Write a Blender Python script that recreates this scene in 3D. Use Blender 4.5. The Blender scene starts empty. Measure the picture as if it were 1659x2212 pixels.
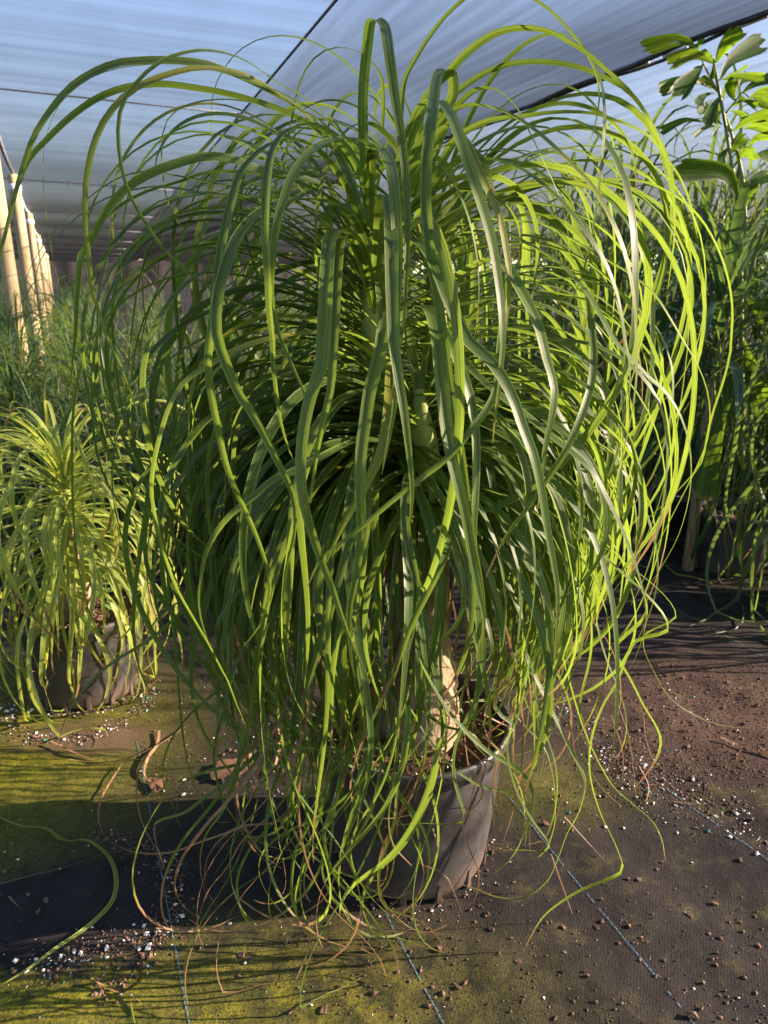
import bpy, math, random
import numpy as np
from mathutils import Vector, noise

rnd = random.Random(7)
R = math.radians
scene = bpy.context.scene
C = scene.collection

# ------------------------------------------------------------------ camera
PITCH, CAM_H = 18.0, 1.45
cam_d = bpy.data.cameras.new('camera')
cam_d.sensor_fit = 'VERTICAL'
cam_d.sensor_height = 36.0
cam_d.lens = 26.0
cam_d.clip_start = 0.02
cam_d.clip_end = 2000
cam_d.dof.use_dof = True
cam_d.dof.focus_distance = 1.35
cam_d.dof.aperture_fstop = 7.5
cam = bpy.data.objects.new('camera', cam_d)
cam.location = (0, 0, CAM_H)
cam.rotation_euler = (R(90 - PITCH), 0, 0)
C.objects.link(cam)
scene.camera = cam

# ------------------------------------------------------------------ light
SUN_EL, SUN_AZ = 21.0, 86.0          # azimuth clockwise from +Y
world = bpy.data.worlds.new('World')
scene.world = world
world.use_nodes = True
wn = world.node_tree
sky = wn.nodes.new('ShaderNodeTexSky')
sky.sky_type = 'NISHITA'
sky.sun_disc = False
sky.sun_elevation = R(SUN_EL)
sky.sun_rotation = R(SUN_AZ)
sky.air_density = 1.0
sky.dust_density = 0.6
wn.links.new(sky.outputs[0], wn.nodes['Background'].inputs[0])
wn.nodes['Background'].inputs[1].default_value = 0.07
sun_d = bpy.data.lights.new('sun', 'SUN')
sun_d.energy = 5.0
sun_d.angle = R(0.5)
sun_d.color = (1.0, 0.87, 0.68)
sun = bpy.data.objects.new('sun', sun_d)
sd = Vector((math.sin(R(SUN_AZ)) * math.cos(R(SUN_EL)), math.cos(R(SUN_AZ)) * math.cos(R(SUN_EL)), math.sin(R(SUN_EL))))
sun.rotation_euler = sd.to_track_quat('Z', 'Y').to_euler()
sun.location = sd * 30
C.objects.link(sun)
vs = scene.view_settings
vs.view_transform = 'Standard'
vs.look = 'None'
vs.exposure = 2.8
vs.gamma = 1.0
scene.render.use_motion_blur = False
scene.cycles.transparent_max_bounces = 12
scene.cycles.max_bounces = 12
scene.cycles.diffuse_bounces = 6
scene.cycles.transmission_bounces = 8
scene.cycles.sample_clamp_indirect = 8

# ------------------------------------------------------------------ helpers
FPX, CU, CV = 1597.0, 829.5, 1106.0
cp, sp = math.cos(R(PITCH)), math.sin(R(PITCH))
def ray(u, v):
    a, b = u - CU, CV - v
    return Vector((a, FPX * cp + b * sp, b * cp - FPX * sp))
def at(u, v, Y, zmin=0.010):
    d = ray(u, v)
    p = Vector((0, 0, CAM_H)) + d * (Y / d.y)
    if p.z < zmin:
        p = Vector((0, 0, CAM_H)) + d * ((zmin - CAM_H) / d.z)
    return p
def gnd(u, v, z=0.0):
    d = ray(u, v)
    return Vector((0, 0, CAM_H)) + d * ((z - CAM_H) / d.z)

def tag(o, label=None, cat=None, group=None, kind=None):
    if label: o['label'] = label
    if cat: o['category'] = cat
    if group: o['group'] = group
    if kind: o['kind'] = kind
    return o
def link(name, me, mat=None, parent=None, smooth=True):
    if mat is not None and not me.materials: me.materials.append(mat)
    o = bpy.data.objects.new(name, me)
    C.objects.link(o)
    if parent: o.parent = parent
    if smooth: me.polygons.foreach_set('use_smooth', [True] * len(me.polygons))
    return o
def empty(name, loc=(0, 0, 0)):
    o = bpy.data.objects.new(name, None)
    o.empty_display_size = 0.1
    o.location = loc
    C.objects.link(o)
    return o
def copy_tree(o, loc, rz, s=1.0):
    c = o.copy(); C.objects.link(c)
    c.location = loc; c.rotation_euler = (0, 0, rz); c.scale = (s, s, s)
    for ch in o.children:
        d = ch.copy(); C.objects.link(d); d.parent = c
        for g in ch.children:
            e = g.copy(); C.objects.link(e); e.parent = d
    return c
class MB:
    def __init__(s): s.v, s.f = [], []
    def add(s, v, f):
        n = len(s.v); s.v += [tuple(p) for p in v]; s.f += [tuple(i + n for i in q) for q in f]
    def tube(s, pts, rad, n=8, cap=True):
        pts = [Vector(p) for p in pts]
        if not hasattr(rad, '__len__'): rad = [rad] * len(pts)
        vs_, fs = [], []
        ref = Vector((0, 0, 1))
        t0 = (pts[1] - pts[0]).normalized()
        side = t0.cross(ref)
        if side.length < .1: side = t0.cross(Vector((1, 0, 0)))
        for i, p in enumerate(pts):
            t = (pts[min(i + 1, len(pts) - 1)] - pts[max(i - 1, 0)]).normalized()
            side = (side - t * side.dot(t)).normalized(); nn = side.cross(t)
            for k in range(n):
                a = 2 * math.pi * k / n
                vs_.append(p + (side * math.cos(a) + nn * math.sin(a)) * rad[i])
        for i in range(len(pts) - 1):
            for k in range(n):
                k2 = (k + 1) % n
                fs.append((i * n + k, i * n + k2, (i + 1) * n + k2, (i + 1) * n + k))
        if cap:
            fs.append(tuple(range(n - 1, -1, -1))); fs.append(tuple(range((len(pts) - 1) * n, len(pts) * n)))
        s.add(vs_, fs)
    def lathe(s, prof, n=48, c=(0, 0, 0), jit=None):
        vs_, fs = [], []
        for i, (r, z) in enumerate(prof):
            for k in range(n):
                a = 2 * math.pi * k / n
                rr = r * (1 if jit is None else jit(i, a))
                vs_.append((c[0] + rr * math.cos(a), c[1] + rr * math.sin(a), c[2] + z))
        for i in range(len(prof) - 1):
            for k in range(n):
                k2 = (k + 1) % n
                fs.append((i * n + k, i * n + k2, (i + 1) * n + k2, (i + 1) * n + k))
        s.add(vs_, fs)
    def mesh(s, name):
        me = bpy.data.meshes.new(name)
        me.from_pydata(s.v, [], s.f); me.update()
        return me

# ------------------------------------------------------------------ materials
def new_mat(name):
    m = bpy.data.materials.new(name); m.use_nodes = True
    nt = m.node_tree
    return m, nt, nt.nodes, nt.links, nt.nodes['Principled BSDF']
def N(nt, typ, **kw):
    n = nt.nodes.new(typ)
    for k, v in kw.items(): setattr(n, k, v)
    return n
def math_n(nt, op, a, b=None, c=None, clamp=False):
    n = nt.nodes.new('ShaderNodeMath'); n.operation = op; n.use_clamp = clamp
    for i, x in enumerate((a, b, c)):
        if x is None: continue
        if isinstance(x, (int, float)): n.inputs[i].default_value = x
        else: nt.links.new(x, n.inputs[i])
    return n.outputs[0]
def mix_c(nt, fac, a, b, mode='MIX'):
    n = nt.nodes.new('ShaderNodeMix'); n.data_type = 'RGBA'; n.blend_type = mode
    for sock, x in ((n.inputs[0], fac), (n.inputs[6], a), (n.inputs[7], b)):
        if isinstance(x, (int, float)): sock.default_value = x
        elif isinstance(x, tuple): sock.default_value = (*x, 1) if len(x) == 3 else x
        else: nt.links.new(x, sock)
    return n.outputs[2]
def ramp(nt, fac, stops):
    n = nt.nodes.new('ShaderNodeValToRGB')
    e = n.color_ramp.elements
    while len(e) < len(stops): e.new(0.5)
    for i, (p, c) in enumerate(stops):
        e[i].position = p
        e[i].color = (c, c, c, 1) if isinstance(c, (int, float)) else (*c, 1)
    nt.links.new(fac, n.inputs[0])
    return n.outputs[0]
def noise_n(nt, vec, scale, detail=3, rough=.55, dim='3D'):
    n = nt.nodes.new('ShaderNodeTexNoise'); n.noise_dimensions = dim
    n.inputs['Scale'].default_value = scale; n.inputs['Detail'].default_value = detail; n.inputs['Roughness'].default_value = rough
    if vec is not None: nt.links.new(vec, n.inputs['Vector'])
    return n.outputs[0]
def bump(nt, h, strength, dist, bsdf):
    b = nt.nodes.new('ShaderNodeBump'); b.inputs['Strength'].default_value = strength; b.inputs['Distance'].default_value = dist
    nt.links.new(h, b.inputs['Height']); nt.links.new(b.outputs[0], bsdf.inputs['Normal'])

def leaf_mat(name, dark, light, trans, tfac=.5, rough=.43, dryc=(.27, .165, .08)):
    m, nt, nodes, links, b = new_mat(name)
    at_ = N(nt, 'ShaderNodeAttribute', attribute_name='lf')
    sep = N(nt, 'ShaderNodeSeparateColor'); links.new(at_.outputs['Color'], sep.inputs[0])
    ac, al, rn, dry = sep.outputs[0], sep.outputs[1], sep.outputs[2], at_.outputs['Alpha']
    cv = N(nt, 'ShaderNodeCombineXYZ')
    links.new(math_n(nt, 'MULTIPLY', ac, 7.0), cv.inputs[0])
    links.new(math_n(nt, 'MULTIPLY', al, 1.6), cv.inputs[1])
    links.new(math_n(nt, 'MULTIPLY', rn, 57.0), cv.inputs[2])
    stripe = noise_n(nt, cv.outputs[0], 1.0, 3, .7)
    cv2 = N(nt, 'ShaderNodeCombineXYZ')
    links.new(math_n(nt, 'MULTIPLY', ac, 1.2), cv2.inputs[0])
    links.new(math_n(nt, 'MULTIPLY', al, 14.0), cv2.inputs[1])
    links.new(math_n(nt, 'MULTIPLY', rn, 31.0), cv2.inputs[2])
    blot = noise_n(nt, cv2.outputs[0], 1.0, 4, .6)
    f1 = math_n(nt, 'ADD', math_n(nt, 'MULTIPLY', rn, .55), math_n(nt, 'MULTIPLY', blot, .45), clamp=True)
    col = mix_c(nt, f1, dark, light)
    col = mix_c(nt, ramp(nt, rn, [(.93, 0.0), (.97, .8)]), col, (.23, .22, .03))
    col = mix_c(nt, 1.0, col, ramp(nt, stripe, [(.36, .50), (.62, 1.45)]), 'MULTIPLY')
    edge = math_n(nt, 'ABSOLUTE', math_n(nt, 'SUBTRACT', ac, .5))
    ef = ramp(nt, edge, [(.38, 0.0), (.47, .75)])
    col = mix_c(nt, ef, col, tuple(min(1, 2.0 * x + .02) for x in light))
    basef = ramp(nt, al, [(.0, .75), (.10, 0.0)])
    col = mix_c(nt, basef, col, (.20, .27, .05))
    # dry tips: start where along > 1 - dry
    td = math_n(nt, 'SUBTRACT', math_n(nt, 'ADD', al, dry), 1.0)
    td = math_n(nt, 'ADD', td, math_n(nt, 'MULTIPLY', math_n(nt, 'SUBTRACT', stripe, .5), .10))
    tf = ramp(nt, td, [(.0, 0.0), (.045, 1.0)])
    yf = ramp(nt, math_n(nt, 'ADD', td, .09), [(.0, 0.0), (.07, .7)])
    col = mix_c(nt, yf, col, (.22, .20, .02))
    col = mix_c(nt, tf, col, dryc)
    links.new(col, b.inputs['Base Color'])
    b.inputs['Roughness'].default_value = rough
    b.inputs['Specular IOR Level'].default_value = .42
    bump(nt, stripe, .35, .002, b)
    tr = N(nt, 'ShaderNodeBsdfTranslucent')
    tcol = mix_c(nt, tf, mix_c(nt, 1.0, trans, ramp(nt, stripe, [(.36, .55), (.62, 1.2)]), 'MULTIPLY'), (.22, .13, .055))
    links.new(tcol, tr.inputs[0])
    mx = N(nt, 'ShaderNodeMixShader'); mx.inputs[0].default_value = tfac
    links.new(b.outputs[0], mx.inputs[1]); links.new(tr.outputs[0], mx.inputs[2])
    links.new(mx.outputs[0], nodes['Material Output'].inputs[0])
    return m
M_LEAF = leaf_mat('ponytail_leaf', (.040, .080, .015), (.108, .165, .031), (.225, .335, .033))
M_LEAF_Y = leaf_mat('sunlit_ponytail_leaf', (.14, .20, .035), (.30, .36, .07), (.50, .58, .07))  # paler copy of the leaf, sunlight put into its colour
M_LEAF_BG = leaf_mat('shaded_ponytail_leaf', (.026, .062, .022), (.062, .112, .038), (.15, .24, .03))  # darker copy of the leaf, shade of the background rows put into its colour
M_FISH = leaf_mat('fishtail_leaf', (.025, .062, .012), (.05, .105, .016), (.20, .34, .015), .45, .5)
M_FISH.node_tree.nodes['Principled BSDF'].inputs['Specular IOR Level'].default_value = .15
M_STRAP = leaf_mat('strap_leaf', (.03, .075, .04), (.06, .12, .06), (.16, .28, .05), .3, .34)
M_WEED = leaf_mat('weed_leaf', (.07, .15, .03), (.12, .22, .04), (.30, .45, .05), .4, .45)
M_DRY = leaf_mat('dry_leaf', (.22, .13, .07), (.42, .29, .16), (.30, .18, .08), .2, .6)

def simple(name, c1, c2, scale, rough=.7, bs=.3, bd=.004, detail=5, stretch=None, spec=.4):
    m, nt, nodes, links, b = new_mat(name)
    tc = N(nt, 'ShaderNodeTexCoord')
    vec = tc.outputs['Object']
    if stretch:
        mp = N(nt, 'ShaderNodeMapping'); mp.inputs['Scale'].default_value = stretch
        links.new(vec, mp.inputs[0]); vec = mp.outputs[0]
    n = noise_n(nt, vec, scale, detail, .62)
    links.new(ramp(nt, n, [(.3, c1), (.7, c2)]), b.inputs['Base Color'])
    b.inputs['Roughness'].default_value = rough
    b.inputs['Specular IOR Level'].default_value = spec
    if bs: bump(nt, n, bs, bd, b)
    return m
M_BARK = simple('bark', (.15, .10, .055), (.42, .32, .19), 60, .9, .9, .01, 6, (1, 1, .35))
M_STEM = simple('green_stem', (.12, .17, .03), (.26, .30, .07), 30, .55, .2, .004, 4, (1, 1, .3))
M_SOIL = simple('potting_soil', (.035, .018, .010), (.20, .11, .06), 70, 1.0, 1.0, .02, 8)
M_WOOD = simple('post_wood', (.28, .21, .10), (.46, .37, .20), 8, .85, .4, .006, 6, (3, 3, .5))
M_ROPE = simple('white_rope', (.55, .55, .55), (.8, .8, .8), 40, .8, .2, .003)
M_CABLE = simple('black_cable', (.012, .012, .014), (.03, .03, .035), 20, .45, .1, .002)
M_WIRE = simple('grey_wire', (.05, .05, .055), (.10, .10, .11), 20, .5, .1, .002)
M_TAPE = simple('pale_tape', (.5, .52, .58), (.75, .77, .82), 20, .5, .1, .002)
M_CHIP = simple('bark_chip', (.05, .030, .018), (.22, .13, .075), 90, .9, .6, .004)
M_PERL = simple('perlite', (.42, .39, .33), (.72, .69, .62), 120, .8, .4, .002)
M_FERT = simple('fertiliser_prill', (.02, .16, .11), (.06, .33, .22), 60, .4, .1, .001)
M_CRUMB = simple('soil_crumb', (.035, .02, .012), (.20, .12, .07), 80, .95, .4, .002)
M_CURTAIN = simple('curtain_cloth', (.02, .017, .015), (.035, .03, .027), 3, .8, .1, .01)
M_THREAD = simple('tracer_thread', (.035, .10, .14), (.11, .22, .28), 120, .6, .2, .001)

def pot_mat():
    m, nt, nodes, links, b = new_mat('black_pot_plastic')
    tc = N(nt, 'ShaderNodeTexCoord')
    n1 = noise_n(nt, tc.outputs['Object'], 9, 6, .65)
    n2 = noise_n(nt, tc.outputs['Object'], 220, 3, .6)
    c = ramp(nt, n1, [(.35, (.017, .016, .016)), (.75, (.062, .058, .052))])
    c = mix_c(nt, ramp(nt, n2, [(.62, 0.0), (.72, .5)]), c, (.13, .12, .10))
    sx = N(nt, 'ShaderNodeSeparateXYZ'); links.new(tc.outputs['Object'], sx.inputs[0])
    dust = math_n(nt, 'MULTIPLY', ramp(nt, sx.outputs[2], [(.0, 1.0), (.09, 0.0)]), n1)
    c = mix_c(nt, dust, c, (.16, .10, .06))
    links.new(c, b.inputs['Base Color'])
    links.new(ramp(nt, n1, [(.3, .42), (.7, .62)]), b.inputs['Roughness'])
    bump(nt, n2, .12, .002, b)
    return m
M_POT = pot_mat()

# shade cloth: part of the light passes between the tapes, more is stopped at a flat angle (Fresnel)
def cloth_mat(name, streak_scale, lo, hi, tint, thread=(.011, .009, .009)):
    m, nt, nodes, links, b = new_mat(name)
    tc = N(nt, 'ShaderNodeTexCoord')
    mp = N(nt, 'ShaderNodeMapping'); mp.inputs['Scale'].default_value = streak_scale
    links.new(tc.outputs['Object'], mp.inputs[0])
    n1 = noise_n(nt, mp.outputs[0], 1.0, 5, .6)
    mp2 = N(nt, 'ShaderNodeMapping'); mp2.inputs['Scale'].default_value = (6, .8, 1)
    links.new(tc.outputs['Object'], mp2.inputs[0])
    n2 = noise_n(nt, mp2.outputs[0], 1.0, 4, .6)
    f = math_n(nt, 'ADD', math_n(nt, 'MULTIPLY', n1, .8), math_n(nt, 'MULTIPLY', n2, .2))
    open_ = ramp(nt, f, [(.36, lo), (.64, hi)])
    fr = N(nt, 'ShaderNodeFresnel'); fr.inputs[0].default_value = 1.42
    keep = math_n(nt, 'SUBTRACT', 1.0, fr.outputs[0])
    keep = math_n(nt, 'POWER', keep, 2.6)          # two crossing layers of tape
    keep = math_n(nt, 'MULTIPLY', keep, open_)
    b.inputs['Base Color'].default_value = (*thread, 1)
    b.inputs['Roughness'].default_value = .6
    tl = N(nt, 'ShaderNodeBsdfTranslucent'); tl.inputs[0].default_value = (.012, .012, .014, 1)
    m1 = N(nt, 'ShaderNodeMixShader'); m1.inputs[0].default_value = .4
    links.new(b.outputs[0], m1.inputs[1]); links.new(tl.outputs[0], m1.inputs[2])
    tp = N(nt, 'ShaderNodeBsdfTransparent'); tp.inputs[0].default_value = (*tint, 1)
    mx = N(nt, 'ShaderNodeMixShader')
    links.new(keep, mx.inputs[0]); links.new(m1.outputs[0], mx.inputs[1]); links.new(tp.outputs[0], mx.inputs[2])
    links.new(mx.outputs[0], nodes['Material Output'].inputs[0])
    return m
M_CLOTH_A = cloth_mat('shade_cloth_cross', (.30, 8.5, 1), .72, 1.0, (.94, .88, .98))
M_CLOTH_B = cloth_mat('shade_cloth_along', (13, .6, 1), .62, .92, (.96, .85, .92))

def ground_mat():
    m, nt, nodes, links, b = new_mat('woven_ground_cloth')
    tc = N(nt, 'ShaderNodeTexCoord'); P = tc.outputs['Object']
    big = noise_n(nt, P, 2.2, 5, .6)
    mid = noise_n(nt, P, 14, 6, .68)
    fine = noise_n(nt, P, 160, 4, .7)
    def blob(u, v, rx, ry, soft=.5):
        g = gnd(u, v)
        mp = N(nt, 'ShaderNodeMapping', vector_type='POINT')
        mp.inputs['Location'].default_value = (-g.x / rx, -g.y / ry, 0)
        mp.inputs['Scale'].default_value = (1 / rx, 1 / ry, 0)
        links.new(P, mp.inputs[0])
        l = N(nt, 'ShaderNodeVectorMath', operation='LENGTH'); links.new(mp.outputs[0], l.inputs[0])
        d = math_n(nt, 'ADD', l.outputs['Value'], math_n(nt, 'MULTIPLY', math_n(nt, 'SUBTRACT', mid, .5), 1.3))
        return ramp(nt, d, [(max(0, 1 - soft) * .5, 1.0), (.5 + soft * .3, 0.0)]) if False else math_n(nt, 'SUBTRACT', 1.0, ramp(nt, math_n(nt, 'MULTIPLY', d, .5), [(.5 - soft * .4, 0.0), (.5 + soft * .2, 1.0)]))
    # weave: crossing tapes
    mpw = N(nt, 'ShaderNodeMapping'); mpw.inputs['Rotation'].default_value = (0, 0, R(-24)); links.new(P, mpw.inputs[0])
    chk = N(nt, 'ShaderNodeTexChecker'); chk.inputs['Scale'].default_value = 210
    links.new(mpw.outputs[0], chk.inputs[0])
    base = ramp(nt, mid, [(.3, (.007, .0065, .0065)), (.72, (.028, .025, .021))])
    base = mix_c(nt, 1.0, base, mix_c(nt, chk.outputs[1], (.55, .55, .55), (1.35, 1.35, 1.35)), 'MULTIPLY')
    # dusty / brown silt
    dust = ramp(nt, big, [(.36, .05), (.66, .5)])
    base = mix_c(nt, math_n(nt, 'MULTIPLY', dust, fine), base, (.062, .053, .044))
    silt = blob(1540, 1530, .62, .42, .9)
    base = mix_c(nt, math_n(nt, 'MULTIPLY', silt, math_n(nt, 'MULTIPLY', ramp(nt, fine, [(.34, .1), (.62, 1.0)]), ramp(nt, mid, [(.3, .25), (.65, 1.0)]))), base, (.125, .072, .045))
    silt2 = blob(190, 1590, .27, .10, .6)
    base = mix_c(nt, math_n(nt, 'MULTIPLY', silt2, .75), base, (.12, .075, .05))
    # algae
    alg = blob(-10, 1620, .58, .58, .9)
    alg2 = blob(520, 2150, .60, .20, 1.0)
    alg3 = blob(1180, 1700, .22, .16, 1.0)
    alg4 = blob(60, 2150, .5, .12, 1.0)
    clean = blob(150, 1975, .27, .175, .25)
    a_all = math_n(nt, 'MAXIMUM', math_n(nt, 'MAXIMUM', alg, math_n(nt, 'MULTIPLY', alg2, math_n(nt, 'MULTIPLY', ramp(nt, mid, [(.32, .15), (.6, 1.0)]), .8))), math_n(nt, 'MULTIPLY', alg3, .45))
    a_all = math_n(nt, 'MAXIMUM', a_all, alg4)
    patch = ramp(nt, noise_n(nt, P, 7, 6, .7), [(.52, 0.0), (.72, .25)])
    a_all = math_n(nt, 'MAXIMUM', a_all, patch)
    a_all = math_n(nt, 'MULTIPLY', a_all, math_n(nt, 'SUBTRACT', 1.0, clean))
    a_all = math_n(nt, 'MULTIPLY', a_all, math_n(nt, 'SUBTRACT', 1.0, math_n(nt, 'MULTIPLY', silt2, .8)))
    a_f = math_n(nt, 'MULTIPLY', a_all, ramp(nt, fine, [(.36, .18), (.60, 1.0)]))
    acol = mix_c(nt, ramp(nt, mid, [(.35, 0.0), (.65, 1.0)]), (.075, .095, .006), (.27, .25, .010))
    col = mix_c(nt, a_f, base, acol)
    links.new(col, b.inputs['Base Color'])
    b.inputs['Roughness'].default_value = .8
    b.inputs['Specular IOR Level'].default_value = .12
    hgt = math_n(nt, 'ADD', math_n(nt, 'MULTIPLY', chk.outputs[1], .3), math_n(nt, 'ADD', math_n(nt, 'MULTIPLY', fine, .7), math_n(nt, 'MULTIPLY', mid, 2.0)))
    bump(nt, hgt, .6, .004, b)
    return m
M_GROUND = ground_mat()

# ------------------------------------------------------------------ ground
POT = Vector((.07, 1.60, 0)); POT2 = Vector((-1.08, 2.40, 0))
def ground_h(x, y):
    w = noise.noise(Vector((x * 7 + y * 3, y * 5, .3))) * .0085 + noise.noise(Vector((x * 19, y * 19 - x * 7, 4))) * .0030 + noise.noise(Vector((x * 2.2, y * 2.2, 9))) * .006
    for c, r in ((POT, .20), (POT2, .19)):
        d = math.hypot(x - c.x, y - c.y)
        w *= min(1, max(0, (d - r) / .12))
    fade = max(0, 1 - max(0, abs(x) - 2.4) / .6) * max(0, 1 - max(0, y - 4.2) / 1.0)
    return w * fade - .002
xs = [-400, -120, -40, -16, -8, -5, -4, -3.5, -3] + list(np.arange(-2.8, 2.81, .022)) + [3, 3.5, 4, 5, 8, 16, 40, 120, 400]
ys = [-60, -20, -6, -2, 0] + list(np.arange(.5, 5.0, .022)) + [5.2, 5.5, 6, 8, 12, 20, 40, 90, 200, 600]
gv = [(x, y, ground_h(x, y)) for y in ys for x in xs]
nx = len(xs)
gf = [(j * nx + i, j * nx + i + 1, (j + 1) * nx + i + 1, (j + 1) * nx + i) for j in range(len(ys) - 1) for i in range(nx - 1)]
gm = bpy.data.meshes.new('ground'); gm.from_pydata(gv, [], gf); gm.update()
ground = tag(link('ground', gm, M_GROUND), 'black woven ground cloth with algae stains', kind='structure')
# tracer threads woven into the cloth: short dashes
def thread_line(a, b, wdt=.0026):
    mb = MB(); d = b - a; L = d.length; d.normalize(); s = Vector((-d.y, d.x, 0)); t = 0
    while t < L:
        l = .010 + rnd.random() * .004
        if rnd.random() > .13:
            q = [a + d * t - s * wdt / 2, a + d * (t + l) - s * wdt / 2, a + d * (t + l) + s * wdt / 2, a + d * t + s * wdt / 2]
            off = s * rnd.uniform(-.0008, .0008)
            mb.add([Vector((p.x + off.x, p.y + off.y, ground_h(p.x, p.y) + .0022)) for p in q], [(0, 1, 2, 3)])
        t += l + .003
    tag(link('tracer_thread', mb.mesh('tracer_thread'), M_THREAD, ground, False), kind='stuff')
for (u0, v0, u1, v1) in ((1100, 1722, 1512, 2225), (1440, 1700, 1700, 1890), (835, 1975, 968, 2225), (296, 1600, 412, 2225), (1425, 1300, 1700, 1440), (1225, 1530, 1290, 1600), (20, 1300, 40, 1420)):
    thread_line(gnd(u0, v0), gnd(u1, v1))

# ------------------------------------------------------------------ shade roof
AX = R(19.5)
adir = Vector((-math.sin(AX), math.cos(AX), 0)); pdir = Vector((math.cos(AX), math.sin(AX), 0))
roof = tag(empty('shade_cloth_roof'), 'dark translucent shade cloth roof stretched over the whole nursery', 'roof', kind='structure')
roof.rotation_euler = (0, 0, AX)           # local x across, local y along the house
def roof_h(p):
    if p < .842: return 2.35 + (.842 - p) * .035
    if p < 3.37: return 2.35 + (p - .842) * .158
    return 2.75 - (p - 3.37) * .06
WIRES = [4.9, 9.5, 14.2, 19.5, 26, 34, 44, 58, 74]
def panel(p0, p1, mat, name='cloth_panel'):
    mb = MB(); na, npn = 90, 14
    al = [-6 + 96 * (i / na) ** 1.9 for i in range(na + 1)]
    vv = []
    for a in al:
        k = [0] + WIRES + [91]
        sag = 0
        for i in range(len(k) - 1):
            if k[i] <= a < k[i + 1]: sag = math.sin(math.pi * (a - k[i]) / (k[i + 1] - k[i]))
        for j in range(npn + 1):
            p = p0 + (p1 - p0) * j / npn
            vv.append((p, a, roof_h(p + (1e-6 if j == 0 else -1e-6 if j == npn else 0)) - .05 * sag * math.sin(math.pi * j / npn) - .018 * sag))
    ff = [(i * (npn + 1) + j, (i + 1) * (npn + 1) + j, (i + 1) * (npn + 1) + j + 1, i * (npn + 1) + j + 1) for i in range(na) for j in range(npn)]   # cloth faces down
    mb.add(vv, ff)
    return link(name, mb.mesh(name), mat, roof)
panel(-16, .842, M_CLOTH_A); panel(.842, 3.37, M_CLOTH_B); panel(3.37, 16, M_CLOTH_B)
mb = MB(); mb.tube([(.842, a, 2.347) for a in np.linspace(-2, 54, 40)], .006, 6); link('seam_cord', mb.mesh('seam_cord'), M_CABLE, roof)
mb = MB()
mb.tube([(3.37, a, 2.738 + .008 * math.sin(a * 5)) for a in np.linspace(-2, 54, 220)], .016, 6)
mb.tube([(3.40 + .014 * math.sin(a * 3.1), a, 2.722 + .012 * math.sin(a * 3.7 + 1)) for a in np.linspace(-2, 54, 220)], .011, 6)
link('ridge_cable', mb.mesh('ridge_cable'), M_CABLE, roof)
for a in (3.55, 4.15, 4.5, 5.6, 6.4, 7.3, 8.0, 8.6, 10.2, 11.5):
    mb = MB(); mb.tube([(3.385, a, 2.72), (3.39, a + .10, 2.722), (3.385, a + .21, 2.72)], .009, 6); link('cable_tie', mb.mesh('cable_tie'), M_TAPE, roof)
for w_ in WIRES:
    mb = MB(); mb.tube([(p, w_, roof_h(p) - .012) for p in np.linspace(-15, .842, 24)], .0025 + w_ * .0005, 6)
    link('cross_wire', mb.mesh('cross_wire'), M_WIRE, roof)
for k in range(14):
    p = -6.4 + k * .55 + rnd.uniform(-.15, .15)
    mb = MB(); mb.tube([(p + .018 * math.cos(t), 9.46, roof_h(p) - .02 + .018 * math.sin(t)) for t in np.linspace(0, 6.28, 12)], .005, 5); link('cloth_clip', mb.mesh('cloth_clip'), M_WIRE, roof)

# closed end of the house: a hanging cloth far behind
mb = MB(); cx = np.linspace(-34, 34, 90)
mb.add([(x, 89.6 + .15 * math.sin(x * 2.1), z) for z in (.0, 1.4, 2.7) for x in cx], [(j * 90 + i, j * 90 + i + 1, (j + 1) * 90 + i + 1, (j + 1) * 90 + i) for j in range(2) for i in range(89)])
link('end_curtain', mb.mesh('end_curtain'), M_CURTAIN, roof)
# unseen cloth added on the left to block sky light; the right side stands open to the low sun
mb = MB(); mb.add([(-15.9 + .1 * math.sin(y * 2), y, z) for z in (0, 1.5, 2.93) for y in np.linspace(-6, 89, 120)], [(j * 120 + i, j * 120 + i + 1, (j + 1) * 120 + i + 1, (j + 1) * 120 + i) for j in range(2) for i in range(119)])
link('sky_blocker_cloth', mb.mesh('sky_blocker_cloth'), M_CURTAIN, roof)

# ------------------------------------------------------------------ leaves
def catmull(P, n):
    P = [Vector(p) for p in P]
    if len(P) == 2: return [P[0].lerp(P[1], i / n) for i in range(n + 1)]
    L = [0]
    for i in range(1, len(P)): L.append(L[-1] + (P[i] - P[i - 1]).length)
    out = []; j = 0
    for i in range(n + 1):
        s = L[-1] * i / n
        while j < len(P) - 2 and s > L[j + 1]: j += 1
        h = max(L[j + 1] - L[j], 1e-9); t = min(1, (s - L[j]) / h)
        p0, p1, p2, p3 = P[max(j - 1, 0)], P[j], P[j + 1], P[min(j + 2, len(P) - 1)]
        m1 = (p2 - p0) * (h / max((p2 - p1).length + (p1 - p0).length, 1e-9)) if j > 0 else (p2 - p1)
        m2 = (p3 - p1) * (h / max((p3 - p2).length + (p2 - p1).length, 1e-9)) if j < len(P) - 2 else (p2 - p1)
        t2, t3 = t * t, t * t * t
        out.append(p1 * (2 * t3 - 3 * t2 + 1) + m1 * (t3 - 2 * t2 + t) + p2 * (-2 * t3 + 3 * t2) + m2 * (t3 - t2))
    return out
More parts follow.
